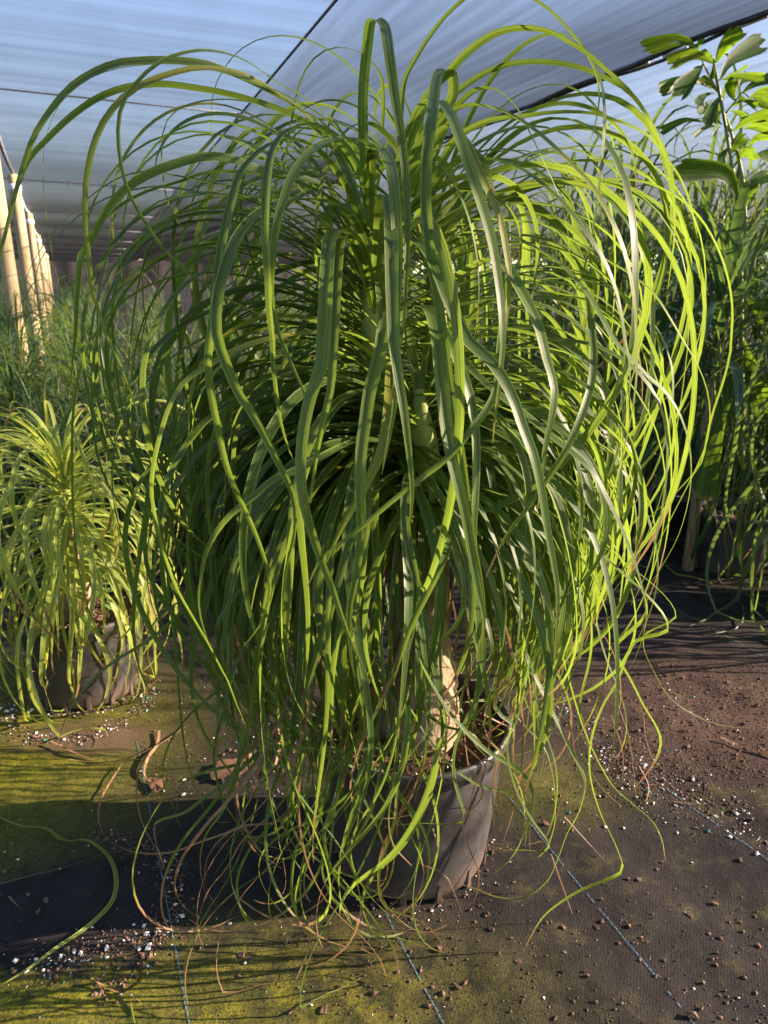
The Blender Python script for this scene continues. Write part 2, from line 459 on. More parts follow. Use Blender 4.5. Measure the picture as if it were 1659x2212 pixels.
def leaf_geo(pts, w0, twist=0.0, fold=.35, na=2, r=.5, dry=0.0, prof='long', side0=None, tw0=0.0, a0=0.0):
    """strip along pts; returns verts, faces, attr rows (across, along, random, dry)"""
    n = len(pts) - 1
    V, F, A = [], [], []
    t = (pts[1] - pts[0]).normalized()
    side = side0.copy() if side0 is not None else t.cross(Vector((0, 0, 1)))
    if side.length < .05: side = Vector((1, 0, 0))
    for i, p in enumerate(pts):
        s = i / n
        t = pts[min(i + 1, n)] - pts[max(i - 1, 0)]
        if t.length < 1e-7: t = Vector((0, 0, -1))
        t.normalize()
        side = side - t * side.dot(t)
        if side.length < 1e-4: side = t.orthogonal()
        side.normalize()
        nn = side.cross(t)
        a = tw0 + twist * s
        sd_ = side * math.cos(a) + nn * math.sin(a)
        nd = nn * math.cos(a) - side * math.sin(a)
        if prof == 'long': w = w0 * (.78 + .22 * min(s / .15, 1)) * max(1 - s ** 2.3, 0) ** .85 + .0012
        elif prof == 'tail': w = w0 * (1 - s) ** .6 + .0012
        elif prof == 'even': w = w0 * min(1, (1 - s) * 8 + .1)
        else: w = w0 * max(math.sin(math.pi * min(1, s * .9 + .1)) ** .7, .02)
        f = fold * (1 - .5 * s)
        for k in range(na + 1):
            x = 2 * k / na - 1
            V.append(p + sd_ * (x * w * .5 * math.cos(f)) + nd * (abs(x) * w * .5 * math.sin(f)))
            A.append((k / na, a0 + (1 - a0) * s, r, dry))
    for i in range(n):
        for k in range(na):
            q = i * (na + 1) + k
            F.append((q, q + 1, q + na + 2, q + na + 1))
    return V, F, A
def leaf_mesh(name, geos):
    V, F, A = [], [], []
    for v, f, a in geos:
        n = len(V); V += [tuple(p) for p in v]; F += [tuple(i + n for i in q) for q in f]; A += a
    me = bpy.data.meshes.new(name); me.from_pydata(V, [], F)
    ca = me.color_attributes.new('lf', 'FLOAT_COLOR', 'POINT')
    ca.data.foreach_set('color', np.array(A, dtype=np.float32).ravel())
    me.update()
    return me
def put_leaf(geo, mat, parent, name='leaf'):
    return link(name, leaf_mesh(name, [geo]), mat, parent)

def grow(root, az, th0, L, n, K, rg, tuck=.25, wob=.5, gz=.012, avoid=None, curl=0.0):
    """a strap leaf that rises at th0, bends over under its own weight and hangs"""
    ds = L / n; th = th0; p = Vector(root); pts = [p.copy()]; a = az
    ph, fr, ph2 = rg.uniform(0, 6.28), rg.uniform(5, 9), rg.uniform(0, 6.28)
    rc = math.cos
    for i in range(n):
        s = i / n
        k = K * (.25 + 1.5 * s) * max(math.cos(th), 0.0) + (tuck * s if th < -.9 else 0)
        th -= k * ds * 1.6
        hang = min(1, max(0, -math.sin(th)))
        lat = wob * hang * s * math.sin(fr * s * L + ph)
        out = wob * .8 * hang * s * math.sin(fr * .8 * s * L + ph2)
        a += curl * ds
        d = Vector((math.sin(a) * math.cos(th), math.cos(a) * math.cos(th), math.sin(th)))
        d += Vector((math.cos(a), -math.sin(a), 0)) * lat + Vector((math.sin(a), math.cos(a), 0)) * out
        d.normalize()
        q = p + d * ds
        if avoid is not None:
            c, rad, zt = avoid
            dx, dy = q.x - c.x, q.y - c.y; rr = math.hypot(dx, dy)
            if q.z < zt and rr < rad:
                f = (rad + .004) / max(rr, 1e-4); q.x, q.y = c.x + dx * f, c.y + dy * f
        if q.z < gz:
            q.z = gz + .004 * rg.random()
            e = Vector((d.x, d.y, 0))
            if e.length < .15: e = Vector((math.sin(a + ph2), math.cos(a + ph2), 0))
            a2 = math.atan2(e.x, e.y) + rg.uniform(-.15, .3)
            q.x, q.y = p.x + math.sin(a2) * ds, p.y + math.cos(a2) * ds
            th = -.05; a = a2
        pts.append(q.copy()); p = q
    return pts
# ------------------------------------------------------------------ big plant in its pot
def make_pot(name, c, rt, rb, h, label, feet=14):
    p = tag(empty(name, c), label, 'pot')
    mb = MB()
    lip = .030
    mb.lathe([(0, .018), (rb * .8, .018), (rb - .006, .004), (rb, .010), (rb + .004, .03), (rb + (rt - rb) * .55, h * .55), (rt - .012, h - .055), (rt - .012, h - .045)], 64)
    link('body', mb.mesh('body'), M_POT, p)
    mb = MB()
    mb.lathe([(rt - .0125, h - .056), (rt - .004, h - .050), (rt - .003, h - .034), (rt + .002, h - .031), (rt + .006, h - .026), (rt + .006, h - .006), (rt + .002, h), (rt - .004, h), (rt - .008, h - .006), (rt - .012, h - .05), (rt - .02, h - .12)], 64)
    link('rim', mb.mesh('rim'), M_POT, p)
    for k in range(feet):
        a = 2 * math.pi * k / feet + .1
        mb = MB()
        ca, sa = math.cos(a), math.sin(a)
        def q(r, t, z): return (r * ca - t * sa, r * sa + t * ca, z)
        r1 = rb + .007
        mb.add([q(rb - .02, -.010, 0), q(r1, -.007, 0), q(r1, .007, 0), q(rb - .02, .010, 0), q(rb - .02, -.010, .05), q(r1 + .002, -.004, .055), q(r1 + .002, .004, .055), q(rb - .02, .010, .05)],
               [(0, 1, 5, 4), (1, 2, 6, 5), (2, 3, 7, 6), (4, 5, 6, 7), (3, 0, 4, 7), (0, 3, 2, 1)])
        link('foot_rib', mb.mesh('foot_rib'), M_POT, p, False)
    mb = MB(); n = 22; vv = []; ff = []
    rs = rt - .016
    for i in range(n + 1):
        for j in range(48):
            a = 2 * math.pi * j / 48; r = rs * i / n
            vv.append((r * math.cos(a), r * math.sin(a), h - .050 + .022 * noise.noise(Vector((r * math.cos(a) * 22, r * math.sin(a) * 22, c[0] * 7))) + .01 * noise.noise(Vector((r * math.cos(a) * 70, r * math.sin(a) * 70, 1)))))
    for i in range(n):
        for j in range(48):
            ff.append((i * 48 + j, i * 48 + (j + 1) % 48, (i + 1) * 48 + (j + 1) % 48, (i + 1) * 48 + j))
    mb.add(vv, ff); soil = link('soil', mb.mesh('soil'), M_SOIL, p)
    # perlite and crumbs lying in the soil
    for nm, mt, cnt, sz in (('perlite', M_PERL, 170, .0030), ('crumb', M_CRUMB, 330, .0045)):
        mb = MB()
        for k in range(cnt):
            a, r = rnd.uniform(0, 6.28), rs * math.sqrt(rnd.random()) * .96
            add_bit(mb, (r * math.cos(a), r * math.sin(a), h - .050 + .022 * noise.noise(Vector((r * math.cos(a) * 22, r * math.sin(a) * 22, c[0] * 7))) + .003), sz * rnd.uniform(.6, 1.7))
        tag(link(nm, mb.mesh(nm), mt, soil, False), kind='stuff')
    return p
OCT = [(1, 0, 0), (-1, 0, 0), (0, 1, 0), (0, -1, 0), (0, 0, 1), (0, 0, -1)]
OCF = [(0, 2, 4), (2, 1, 4), (1, 3, 4), (3, 0, 4), (2, 0, 5), (1, 2, 5), (3, 1, 5), (0, 3, 5)]
def add_bit(mb, c, r, flat=.8):
    a = rnd.uniform(0, 6.28); ca, sa = math.cos(a), math.sin(a)
    sx, sy, sz = r * rnd.uniform(.7, 1.4), r * rnd.uniform(.6, 1.1), r * rnd.uniform(.6, 1) * flat
    v = []
    for x, y, z in OCT:
        x, y, z = x + rnd.uniform(-.35, .35), y + rnd.uniform(-.35, .35), z + rnd.uniform(-.25, .25)
        x, y, z = x * sx, y * sy, z * sz
        v.append((c[0] + x * ca - y * sa, c[1] + x * sa + y * ca, c[2] + z))
    mb.add(v, OCF)

make_pot('nursery_pot', POT, .240, .195, .400, 'large black plastic nursery pot holding the big ponytail palm, its right side sunlit')
make_pot('nursery_pot', POT2, .218, .175, .325, 'dusty black nursery pot holding the small ponytail palm on algae-stained cloth')

palm = tag(empty('ponytail_palm', (0, 0, 0)), 'big fountain-shaped ponytail palm with long arching green leaves in the foreground pot', 'palm')
# trunk: swollen foot, splits into stems
def trunk_tube(pts, rads, name, mat, parent, n=20, bumpy=.10):
    P = catmull(pts, 40); Rr = np.interp(np.linspace(0, 1, 41), np.linspace(0, 1, len(rads)), rads)
    mb = MB(); mb.tube(P, list(Rr), n)
    me = mb.mesh(name)
    for v in me.vertices:
        k = v.index // n
        if k > 40: continue
        d = v.co - P[k]
        v.co += d * (bumpy * noise.noise(v.co * 40) + bumpy * .6 * noise.noise(v.co * 110))
    return link(name, me, mat, parent)
base = Vector((.088, 1.60, .33))
forkp = at(905, 1290, 1.60)
topA = at(800, 520, 1.55); topB = at(905, 840, 1.50); topD = at(935, 430, 1.78)
brownB = at(930, 1105, 1.56); brownA = at(850, 1110, 1.62)
trunk_tube([base, base + Vector((0, 0, .05)), at(925, 1420, 1.59), at(922, 1300, 1.585), at(932, 1180, 1.57), brownB], [.100, .092, .058, .040, .031, .026], 'trunk', M_BARK, palm)
trunk_tube([base + Vector((-.01, .02, .03)), at(878, 1420, 1.63), at(866, 1280, 1.64), at(858, 1180, 1.63), brownA], [.048, .036, .029, .026, .024], 'trunk', M_BARK, palm)
trunk_tube([base + Vector((.03, .05, .03)), at(945, 1400, 1.70), at(950, 1200, 1.75), at(945, 1000, 1.78)], [.036, .026, .024, .022], 'trunk', M_BARK, palm)
trunk_tube([brownA, at(825, 900, 1.59), at(805, 700, 1.56), topA], [.028, .030, .028, .012], 'stem', M_STEM, palm, 14, .05)
trunk_tube([brownB, at(925, 1000, 1.53), at(912, 920, 1.51), topB], [.027, .028, .026, .012], 'stem', M_STEM, palm, 14, .05)
trunk_tube([at(945, 1000, 1.78), at(942, 700, 1.78), topD], [.027, .027, .012], 'stem', M_STEM, palm, 14, .05)

def frac(path, t):
    P = catmull(path, 20); i = min(19, int(t * 20)); return P[i].lerp(P[i + 1], t * 20 - i)
STEM = {'A': [at(850, 1080, 1.62), at(825, 900, 1.59), at(805, 700, 1.56), topA],
        'B': [at(929, 1080, 1.55), at(925, 1000, 1.53), at(912, 920, 1.51), topB],
        'D': [at(946, 960, 1.78), at(942, 700, 1.78), topD]}
fill = []
def fountain(stem, count, seed, Lr=(1.0, 1.55), Kr=(2.3, 3.8), tmax=1.0):
    rg = random.Random(seed); gold = 2.39996; a0 = rg.uniform(0, 6)
    for i in range(count):
        t = (i + rg.random()) / count
        t = t ** .85 * tmax
        az = a0 + gold * i + rg.uniform(-.25, .25)
        root = frac(STEM[stem], t)
        front = -math.cos(az)                      # 1 = straight towards the viewer
        if front > .35 and t > .30 and rg.random() < .9 * min(1, (front - .35) / .25): continue
        if math.sin(az) > .6 and rg.random() < .25: continue
        if front < -.45 and rg.random() < .55: continue      # far-side leaves thinned out to let more sun through the crown
        th0 = R(-4 + 64 * t ** 1.35 + rg.uniform(-10, 12))
        th0 = min(th0, R(86))
        L = rg.uniform(*Lr) * (.80 + .25 * t)
        if t > .94: L *= rg.uniform(.25, .6)
        K = rg.uniform(*Kr) * (1.0 + .25 * t) * (1 + .35 * max(0, front)) * (1 + .04 * max(0, -math.sin(az)))
        root = root + Vector((math.sin(az), math.cos(az), 0)) * .018
        n = 30
        pts = grow(root, az, th0, L, n, K, rg, tuck=rg.uniform(.5, 2.6), wob=rg.uniform(.1, .5), avoid=(POT, .25, .42), curl=rg.uniform(-.35, .35))
        w = rg.choice((rg.uniform(.011, .018), rg.uniform(.016, .025))) * (1 if t < .94 else .8)
        # tips wither away above the ground, sooner where the pot's face stays clear
        tip = pts[-1]
        clear = tip.y < 1.62 and -.02 < tip.x < .45
        zc = rg.uniform(.30, .62) if clear else rg.choice((0, rg.uniform(.05, .45), rg.uniform(.2, .55)))
        k = n
        while k > 12 and pts[k].z < zc: k -= 1
        pts = catmull(pts[:k + 1], n)
        if any(p.y < 1.52 and abs(p.x - .10) < .10 and (.42 < p.z < .72) for p in pts) and rg.random() < .6: continue
        fill.append((pts, w, rg.uniform(-1.3, 1.3), rg.random(), rg.choice((0, .03, .06, .1, .16)), rg.uniform(-.2, .2)))
fountain('A', 420, 11)
fountain('B', 160, 12, (.6, 1.05), (2.4, 3.8))
fountain('D', 340, 13)

fountain('A', 250, 14, (.8, 1.25), (2.2, 3.8), .45)
fountain('D', 150, 15, (.8, 1.25), (2.2, 3.8), .45)

# leaves read off the photograph, each with its own depth: (points u,v), root depth, outer depth, width, twist, dry
o1, o2, o3, o4, o5, o6 = (0, 0), (829.5, 0), (0, 737.3), (829.5, 737.3), (0, 1474.7), (829.5, 1474.7)
H = []
PRE = [False]
def hero(off, s, y0, y1, w, tw=.3, dry=.0, prof='long', tw0=0.0, more=None, yt=.55):
    nums = [float(x) for x in s.replace(',', ' ').split()]
    pts = [(nums[i] / 2 + off[0], nums[i + 1] / 2 + off[1]) for i in range(0, len(nums), 2)]
    if more:
        nums = [float(x) for x in more[1].replace(',', ' ').split()]
        pts += [(nums[i] / 2 + more[0][0], nums[i + 1] / 2 + more[0][1]) for i in range(0, len(nums), 2)]
    L = [0]
    for i in range(1, len(pts)): L.append(L[-1] + math.hypot(pts[i][0] - pts[i - 1][0], pts[i][1] - pts[i - 1][1]))
    P = []
    top = min(range(len(pts)), key=lambda i: pts[i][1]); tt = L[top] / L[-1]
    for (u, v), l in zip(pts, L):
        f = math.sin(min(l / L[-1] / yt, 1) * math.pi / 2)
        if yt < .5 and not PRE[0]:              # front leaves: most of the step forward happens over the bend
            t = l / L[-1]; sm = min(1, max(0, (t - tt + .05) / .16)); sm = sm * sm * (3 - 2 * sm)
            f = min(1, .35 * min(1, t / max(tt, .05)) + .45 * sm + .20 * min(1, max(0, (t - tt) / .5)))
        P.append(at(u, v, y0 + (y1 - y0) * f))
    if PRE[0] and dry < .9:                     # the hanging end of a leaf: lead it back up to the stem
        F = P[0]; R0 = Vector((POT.x + .02, 1.64, max(rnd.uniform(.74, .95), P[0].z + .15)))
        hz = Vector((F.x - R0.x, F.y - R0.y, 0))
        P = [R0, R0 + hz * .5 + Vector((0, 0, .10)), R0 + hz * .95 + Vector((0, 0, -.02)), Vector((F.x + hz.x * .12, F.y + hz.y * .12, F.z * .45 + max(F.z + .05, R0.z - .06) * .55))] + P
        prof = 'long'; w *= 1.15; dry *= .45
    H.append((P, w, tw, dry, prof, tw0))
AY = 1.55
hero(o1, '1580 760,1500 680,1420 590,1340 520,1250 450,1150 395,1050 345,960 305,900 285,820 272,700 265,600 268,500 280,400 320,320 370,260 430,200 510,150 590,120 670,90 760,60 870,30 990,0 1120,-20 1260', AY, 1.30, .025, .9, tw0=.5)
hero(o1, '1570 800,1480 670,1390 580,1290 520,1180 470,1050 430,950 405,830 385,720 370,620 372,520 390,420 430,330 490,260 550,200 610,150 660,110 720,80 800,50 900,20 1010,-10 1100', AY, 1.42, .026, -.5, tw0=-.3)
hero(o1, '1570 780,1480 620,1400 540,1320 490,1230 430,1150 375,1050 325,950 305,850 300,750 320,660 350,580 390,510 450,450 530,410 620,385 720,372 820,370 920,372 1000,385 1100,400 1250,430 1350,470 1475', AY, 1.18, .019, .6, tw0=.4, more=(o3, '500 60,540 160,580 260,600 350'))
hero(o1, '1560 700,1450 540,1370 460,1290 410,1200 360,1130 310,1050 260,960 230,870 220,790 232,720 255,650 300,590 360,540 430,515 510,512 600,520 680,540 780,580 880,640 980,720 1090,820 1180,900 1240,1000 1300,1140 1365', AY, 1.12, .012, .8, prof='tail', tw0=.3)
hero(o1, '1540 640,1380 500,1200 400,1050 345,900 300,750 278,600 285,500 300,400 335,320 390,260 450,220 530,195 620,188 720,192 830,205 950,225 1080,250 1200,290 1320,320 1420', AY, 1.25, .012, .4, prof='tail')
hero(o1, '1590 1000,1500 880,1380 800,1240 760,1100 730,1000 690,880 680,760 710,650 750,540 820,470 900,420 980,395 1040,350 1100,340 1170,330 1300,325 1450', AY, 1.30, .023, 2.2, tw0=.2, more=(o3, '310 120,300 250'))
hero(o1, '1590 1010,1480 900,1350 820,1200 770,1050 750,900 750,780 790,640 830,540 880,460 940,400 1010,370 1060,340 1150,310 1300', AY, 1.38, .024, -.6)
hero(o1, '1590 1020,1450 920,1300 860,1150 830,1000 810,850 780,720 755,620 745,520 770,440 815,370 870,300 930,230 1010,170 1090,120 1190,95 1290,85 1400,95 1475', AY, 1.36, .017, .5)
hero(o1, '1590 1060,1480 970,1300 890,1100 850,900 840,700 810,550 830,440 870,350 930,280 990,220 1060,170 1140,155 1220,150 1320,165 1420,180 1500', AY, 1.45, .017, .6)
hero(o1, '1560 780,1450 620,1330 530,1170 460,1060 440,960 432,860 442,780 470,730 510,705 580,698 660,705 740,715 830,740 910,770 960,800 1000', AY, 1.35, .012, .8, prof='tail')
hero(o1, '1650 560,1655 420,1640 320,1570 240,1500 210,1440 210,1380 235,1330 290,1300 350,1280 420,1265 500,1250 570,1240 660,1225 740,1215 800', 1.65, 1.40, .010, .8, prof='tail')
hero(o1, '1590 900,1580 760,1575 640,1570 500,1575 350,1590 200,1600 110,1614 86,1632 90', AY, 1.14, .027, .15, tw0=-.2, more=(o2, '0 120,22 250,50 450,75 600,95 800,100 1000,95 1200,85 1400,60 1550'), yt=.35)
hero(o1, '1600 900,1600 760,1590 630,1480 600,1400 620,1330 670,1270 750,1230 850,1200 950,1180 1100,1170 1250,1180 1350,1220 1475', AY, 1.04, .022, .35, tw0=.1, more=(o3, '1260 100,1310 210,1350 330'))
hero(o1, '1590 860,1540 720,1450 600,1350 545,1280 550,1220 590,1180 660,1160 760,1150 900,1150 1050,1160 1200,1165 1350,1180 1475', AY, 1.02, .024, -.3, more=(o3, '1180 80,1195 220,1215 350,1250 470,1280 540'))
hero(o1, '1580 1000,1500 820,1400 680,1310 620,1230 605,1150 640,1090 690,1040 760,1010 850,985 950,960 1070,950 1150,935 1280,920 1400,910 1475', AY, 1.05, .023, .3, more=(o3, '900 100,920 250,950 400,970 500,1010 620,1070 750,1120 870,1160 1000,1165 1100,1120 1230,1050 1320'))
hero(o1, '1590 1120,1540 980,1480 910,1380 870,1270 868,1180 890,1100 940,1040 1010,1000 1090,970 1180,945 1270,935 1400,945 1475', AY, 1.02, .030, .35, more=(o3, '980 100,1030 220,1090 310,1150 420,1200 520,1250 620,1275 720,1270 850,1240 960'))
hero(o1, '1612 1330,1595 1200,1560 1090,1520 1025,1488 1000,1465 996,1440 1008,1424 1050,1412 1200,1405 1350,1395 1475', 1.53, 1.00, .032, .1, more=(o3, '1390 100,1340 250,1310 400,1300 550,1310 680,1340 800,1390 950,1430 1050,1480 1200,1530 1330,1590 1450'), yt=.3)
hero(o1, '1612 1330,1590 1230,1560 1130,1530 1060,1500 1030,1470 1030', 1.53, 1.12, .030, .1, more=(o3, '1440 40,1430 200,1400 330,1370 480,1350 620,1340 700'), yt=.3)
hero(o1, '1605 1000,1600 850,1600 720,1618 655,1640 648', 1.54, 1.05, .028, .1, more=(o2, '20 700,45 850,55 1000,55 1200,50 1400,55 1560,45 1750,20 1900,-10 2050'), yt=.35)
hero(o1, '1620 1300,1640 1000,1650 900,1670 850,1685 900,1690 1050,1692 1200,1695 1350', 1.53, .98, .034, .1, more=(o3, '1700 0,1720 150,1745 300,1760 420,1775 560,1780 700,1765 820'), yt=.3)
hero(o3, '1640 -250,1660 -100,1640 60,1600 200,1580 330,1560 480,1555 650,1560 800,1540 1000,1510 1150,1510 1300,1530 1450', 1.45, 1.05, .030, .2, yt=.3)
hero(o3, '1690 100,1680 300,1650 470,1600 580,1550 680,1500 760,1440 880,1400 980', 1.40, 1.12, .028, .2, yt=.3)
# right side
hero(o2, '60 1000,120 700,200 560,290 440,297 350,285 314,255 308,232 330,215 430,200 560,185 700,180 850,190 1000,210 1150,235 1300,260 1475', 1.70, 1.06, .027, .15, yt=.3, more=(o4, '275 120,300 300,330 450,355 620,375 780,395 900,425 1050,440 1200'))
hero(o2, '30 900,80 700,150 500,220 440,270 480,310 560,350 680,390 800,430 920,465 1050,490 1200,505 1330,512 1475', 1.60, 1.02, .033, .25, yt=.35, more=(o4, '508 60,500 180,480 320,470 440'))
hero(o4, '520 -300,515 -100,500 50,490 180,460 270,380 380,280 500,150 600,0 720,-80 790,-200 880,-280 950,-330 1060', 1.25, 1.00, .018, .6, prof='tail', dry=.04)
hero(o2, '60 950,160 720,260 560,340 600,400 720,450 830,500 950,525 1080,540 1200,530 1350,515 1475', 1.65, 1.10, .026, .3, yt=.35, more=(o4, '500 80,480 200'))
hero(o2, '140 800,150 600,160 480,200 400,270 330,330 260,400 200,470 155,550 130,640 128,720 145,800 190,870 230,950 300,1030 370,1100 450,1160 550,1205 650,1235 760,1250 880,1255 1000,1245 1100,1225 1250', 1.72, 1.25, .021, .4, tw0=.3)
hero(o2, '60 700,75 500,90 350,140 250,190 170,250 90,320 20,420 -50,540 -50,650 0,720 50,780 110,840 180,885 250,915 320,930 400,920 500,890 610,860 680', 1.72, 1.30, .013, .6, prof='tail')
hero(o2, '180 800,230 560,300 420,400 340,480 300,570 275,680 270,780 280,880 305,960 340,1040 385,1110 460,1160 560,1200 680,1225 800', 1.78, 1.55, .019, .5, tw0=.4)
hero(o2, '190 850,300 620,420 540,520 515,600 510,700 495,820 490,920 500,1010 530,1090 560,1160 610,1210 680,1270 760,1320 880,1345 1000,1365 1150,1370 1300', 1.78, 1.45, .026, -.4, tw0=.5)
hero(o2, '130 850,200 620,280 500,380 460,470 470,560 510,650 570,730 640,800 710,880 790,940 880,990 980,1030 1080,1060 1200,1080 1330,1085 1475', 1.70, 1.12, .028, .3, more=(o4, '1090 90,1080 230,1050 400,1010 560,960 680'))
hero(o2, '120 1000,250 760,340 700,420 690,500 700,600 740,680 800,760 870,820 940,870 1010,920 1080,970 1180,1010 1300,1040 1475', 1.66, 1.08, .028, .3, more=(o4, '1055 80,1060 200,1040 330,1000 460'))
hero(o2, '180 800,280 520,380 400,460 385,530 420,580 480,620 560,660 640,700 730,740 810,780 930,800 1080,800 1250', 1.74, 1.30, .022, .6, prof='tail')
hero(o2, '190 1000,400 880,600 820,800 790,900 785,1000 780,1120 790,1220 830,1310 890,1380 970,1440 1080,1480 1200,1500 1330,1495 1475', 1.76, 1.45, .021, .5, more=(o4, '1490 60,1460 180,1420 300,1395 400,1370 520,1310 600,1210 700,1100 800'))
hero(o2, '190 1080,380 960,560 960,700 980,830 1050,950 1120,1080 1200,1170 1280,1240 1390,1290 1475', 1.74, 1.30, .024, .5, more=(o4, '1350 100,1390 200,1405 300,1395 420,1340 560,1250 740,1150 940'))
hero(o2, '180 1150,350 1020,500 1000,620 1060,740 1130,850 1240,930 1360,990 1475', 1.70, 1.15, .024, .4, more=(o4, '1060 70,1130 150,1210 220,1270 310,1310 420,1325 540,1315 680,1270 840,1200 970,1130 1080'))
hero(o2, '100 1120,130 1050,190 1100,240 1200,290 1330,360 1475', 1.50, .98, .031, .2, yt=.35, more=(o4, '450 80,510 160,560 260,600 380,640 480,670 600,690 720,710 850,735 980,750 1100,745 1250,735 1400'))
hero(o4, '140 -150,200 -120,232 0,245 150,265 350,290 500,320 620,350 750,370 880,390 1000,410 1100,432 1200,425 1330', 1.50, 1.00, .033, .2, yt=.35)
hero(o4, '150 -60,240 -60,320 100,370 250,395 450,392 650,385 850,400 1000,430 1150,420 1280,380 1400', 1.52, 1.08, .028, .5, yt=.35)
hero(o2, '200 1300,400 1150,520 1150,600 1280,660 1400', 1.6, 1.02, .036, .2, yt=.4, more=(o4, '700 80,733 200,722 330,695 450,682 600,660 740'))
hero(o4, '300 40,450 200,620 330,740 430,830 500,900 570,960 680,1010 780,1060 900,1100 1020,1125 1120,1130 1220,1100 1330,1060 1420', 1.60, 1.06, .027, .4, dry=.05, yt=.4)
hero(o4, '880 -200,905 50,890 200,840 350,780 480,700 600,620 720,540 820,480 930,440 1020', 1.25, 1.02, .016, 1.0, dry=.1)
# left lower front
hero(o3, '1500 -40,1250 -20,1050 30,890 120,800 180,740 280,700 400,670 530,660 650,680 780,710 900,760 1050,830 1180,900 1300,950 1400,990 1475', 1.58, 1.08, .026, .4, yt=.4, more=(o5, '1010 60,1060 180'))
hero(o3, '1560 420,1430 480,1280 560,1180 600,1090 680,1010 740,940 820,890 920,870 1030,860 1120,870 1200,900 1300', 1.50, 1.10, .022, .4, yt=.4)
hero(o4, '120 560,100 620,90 760,110 900,140 1050,130 1200,100 1350,80 1475', 1.50, 1.25, .026, .2, yt=.4)
hero(o4, '230 720,260 760,290 850,320 950,345 1050,330 1180,260 1280,140 1360,20 1420', 1.52, 1.28, .019, .4, yt=.4)
hero(o4, '300 820,250 960,200 1060,140 1180,90 1300,40 1475', 1.35, 1.18, .020, .4, yt=.4)
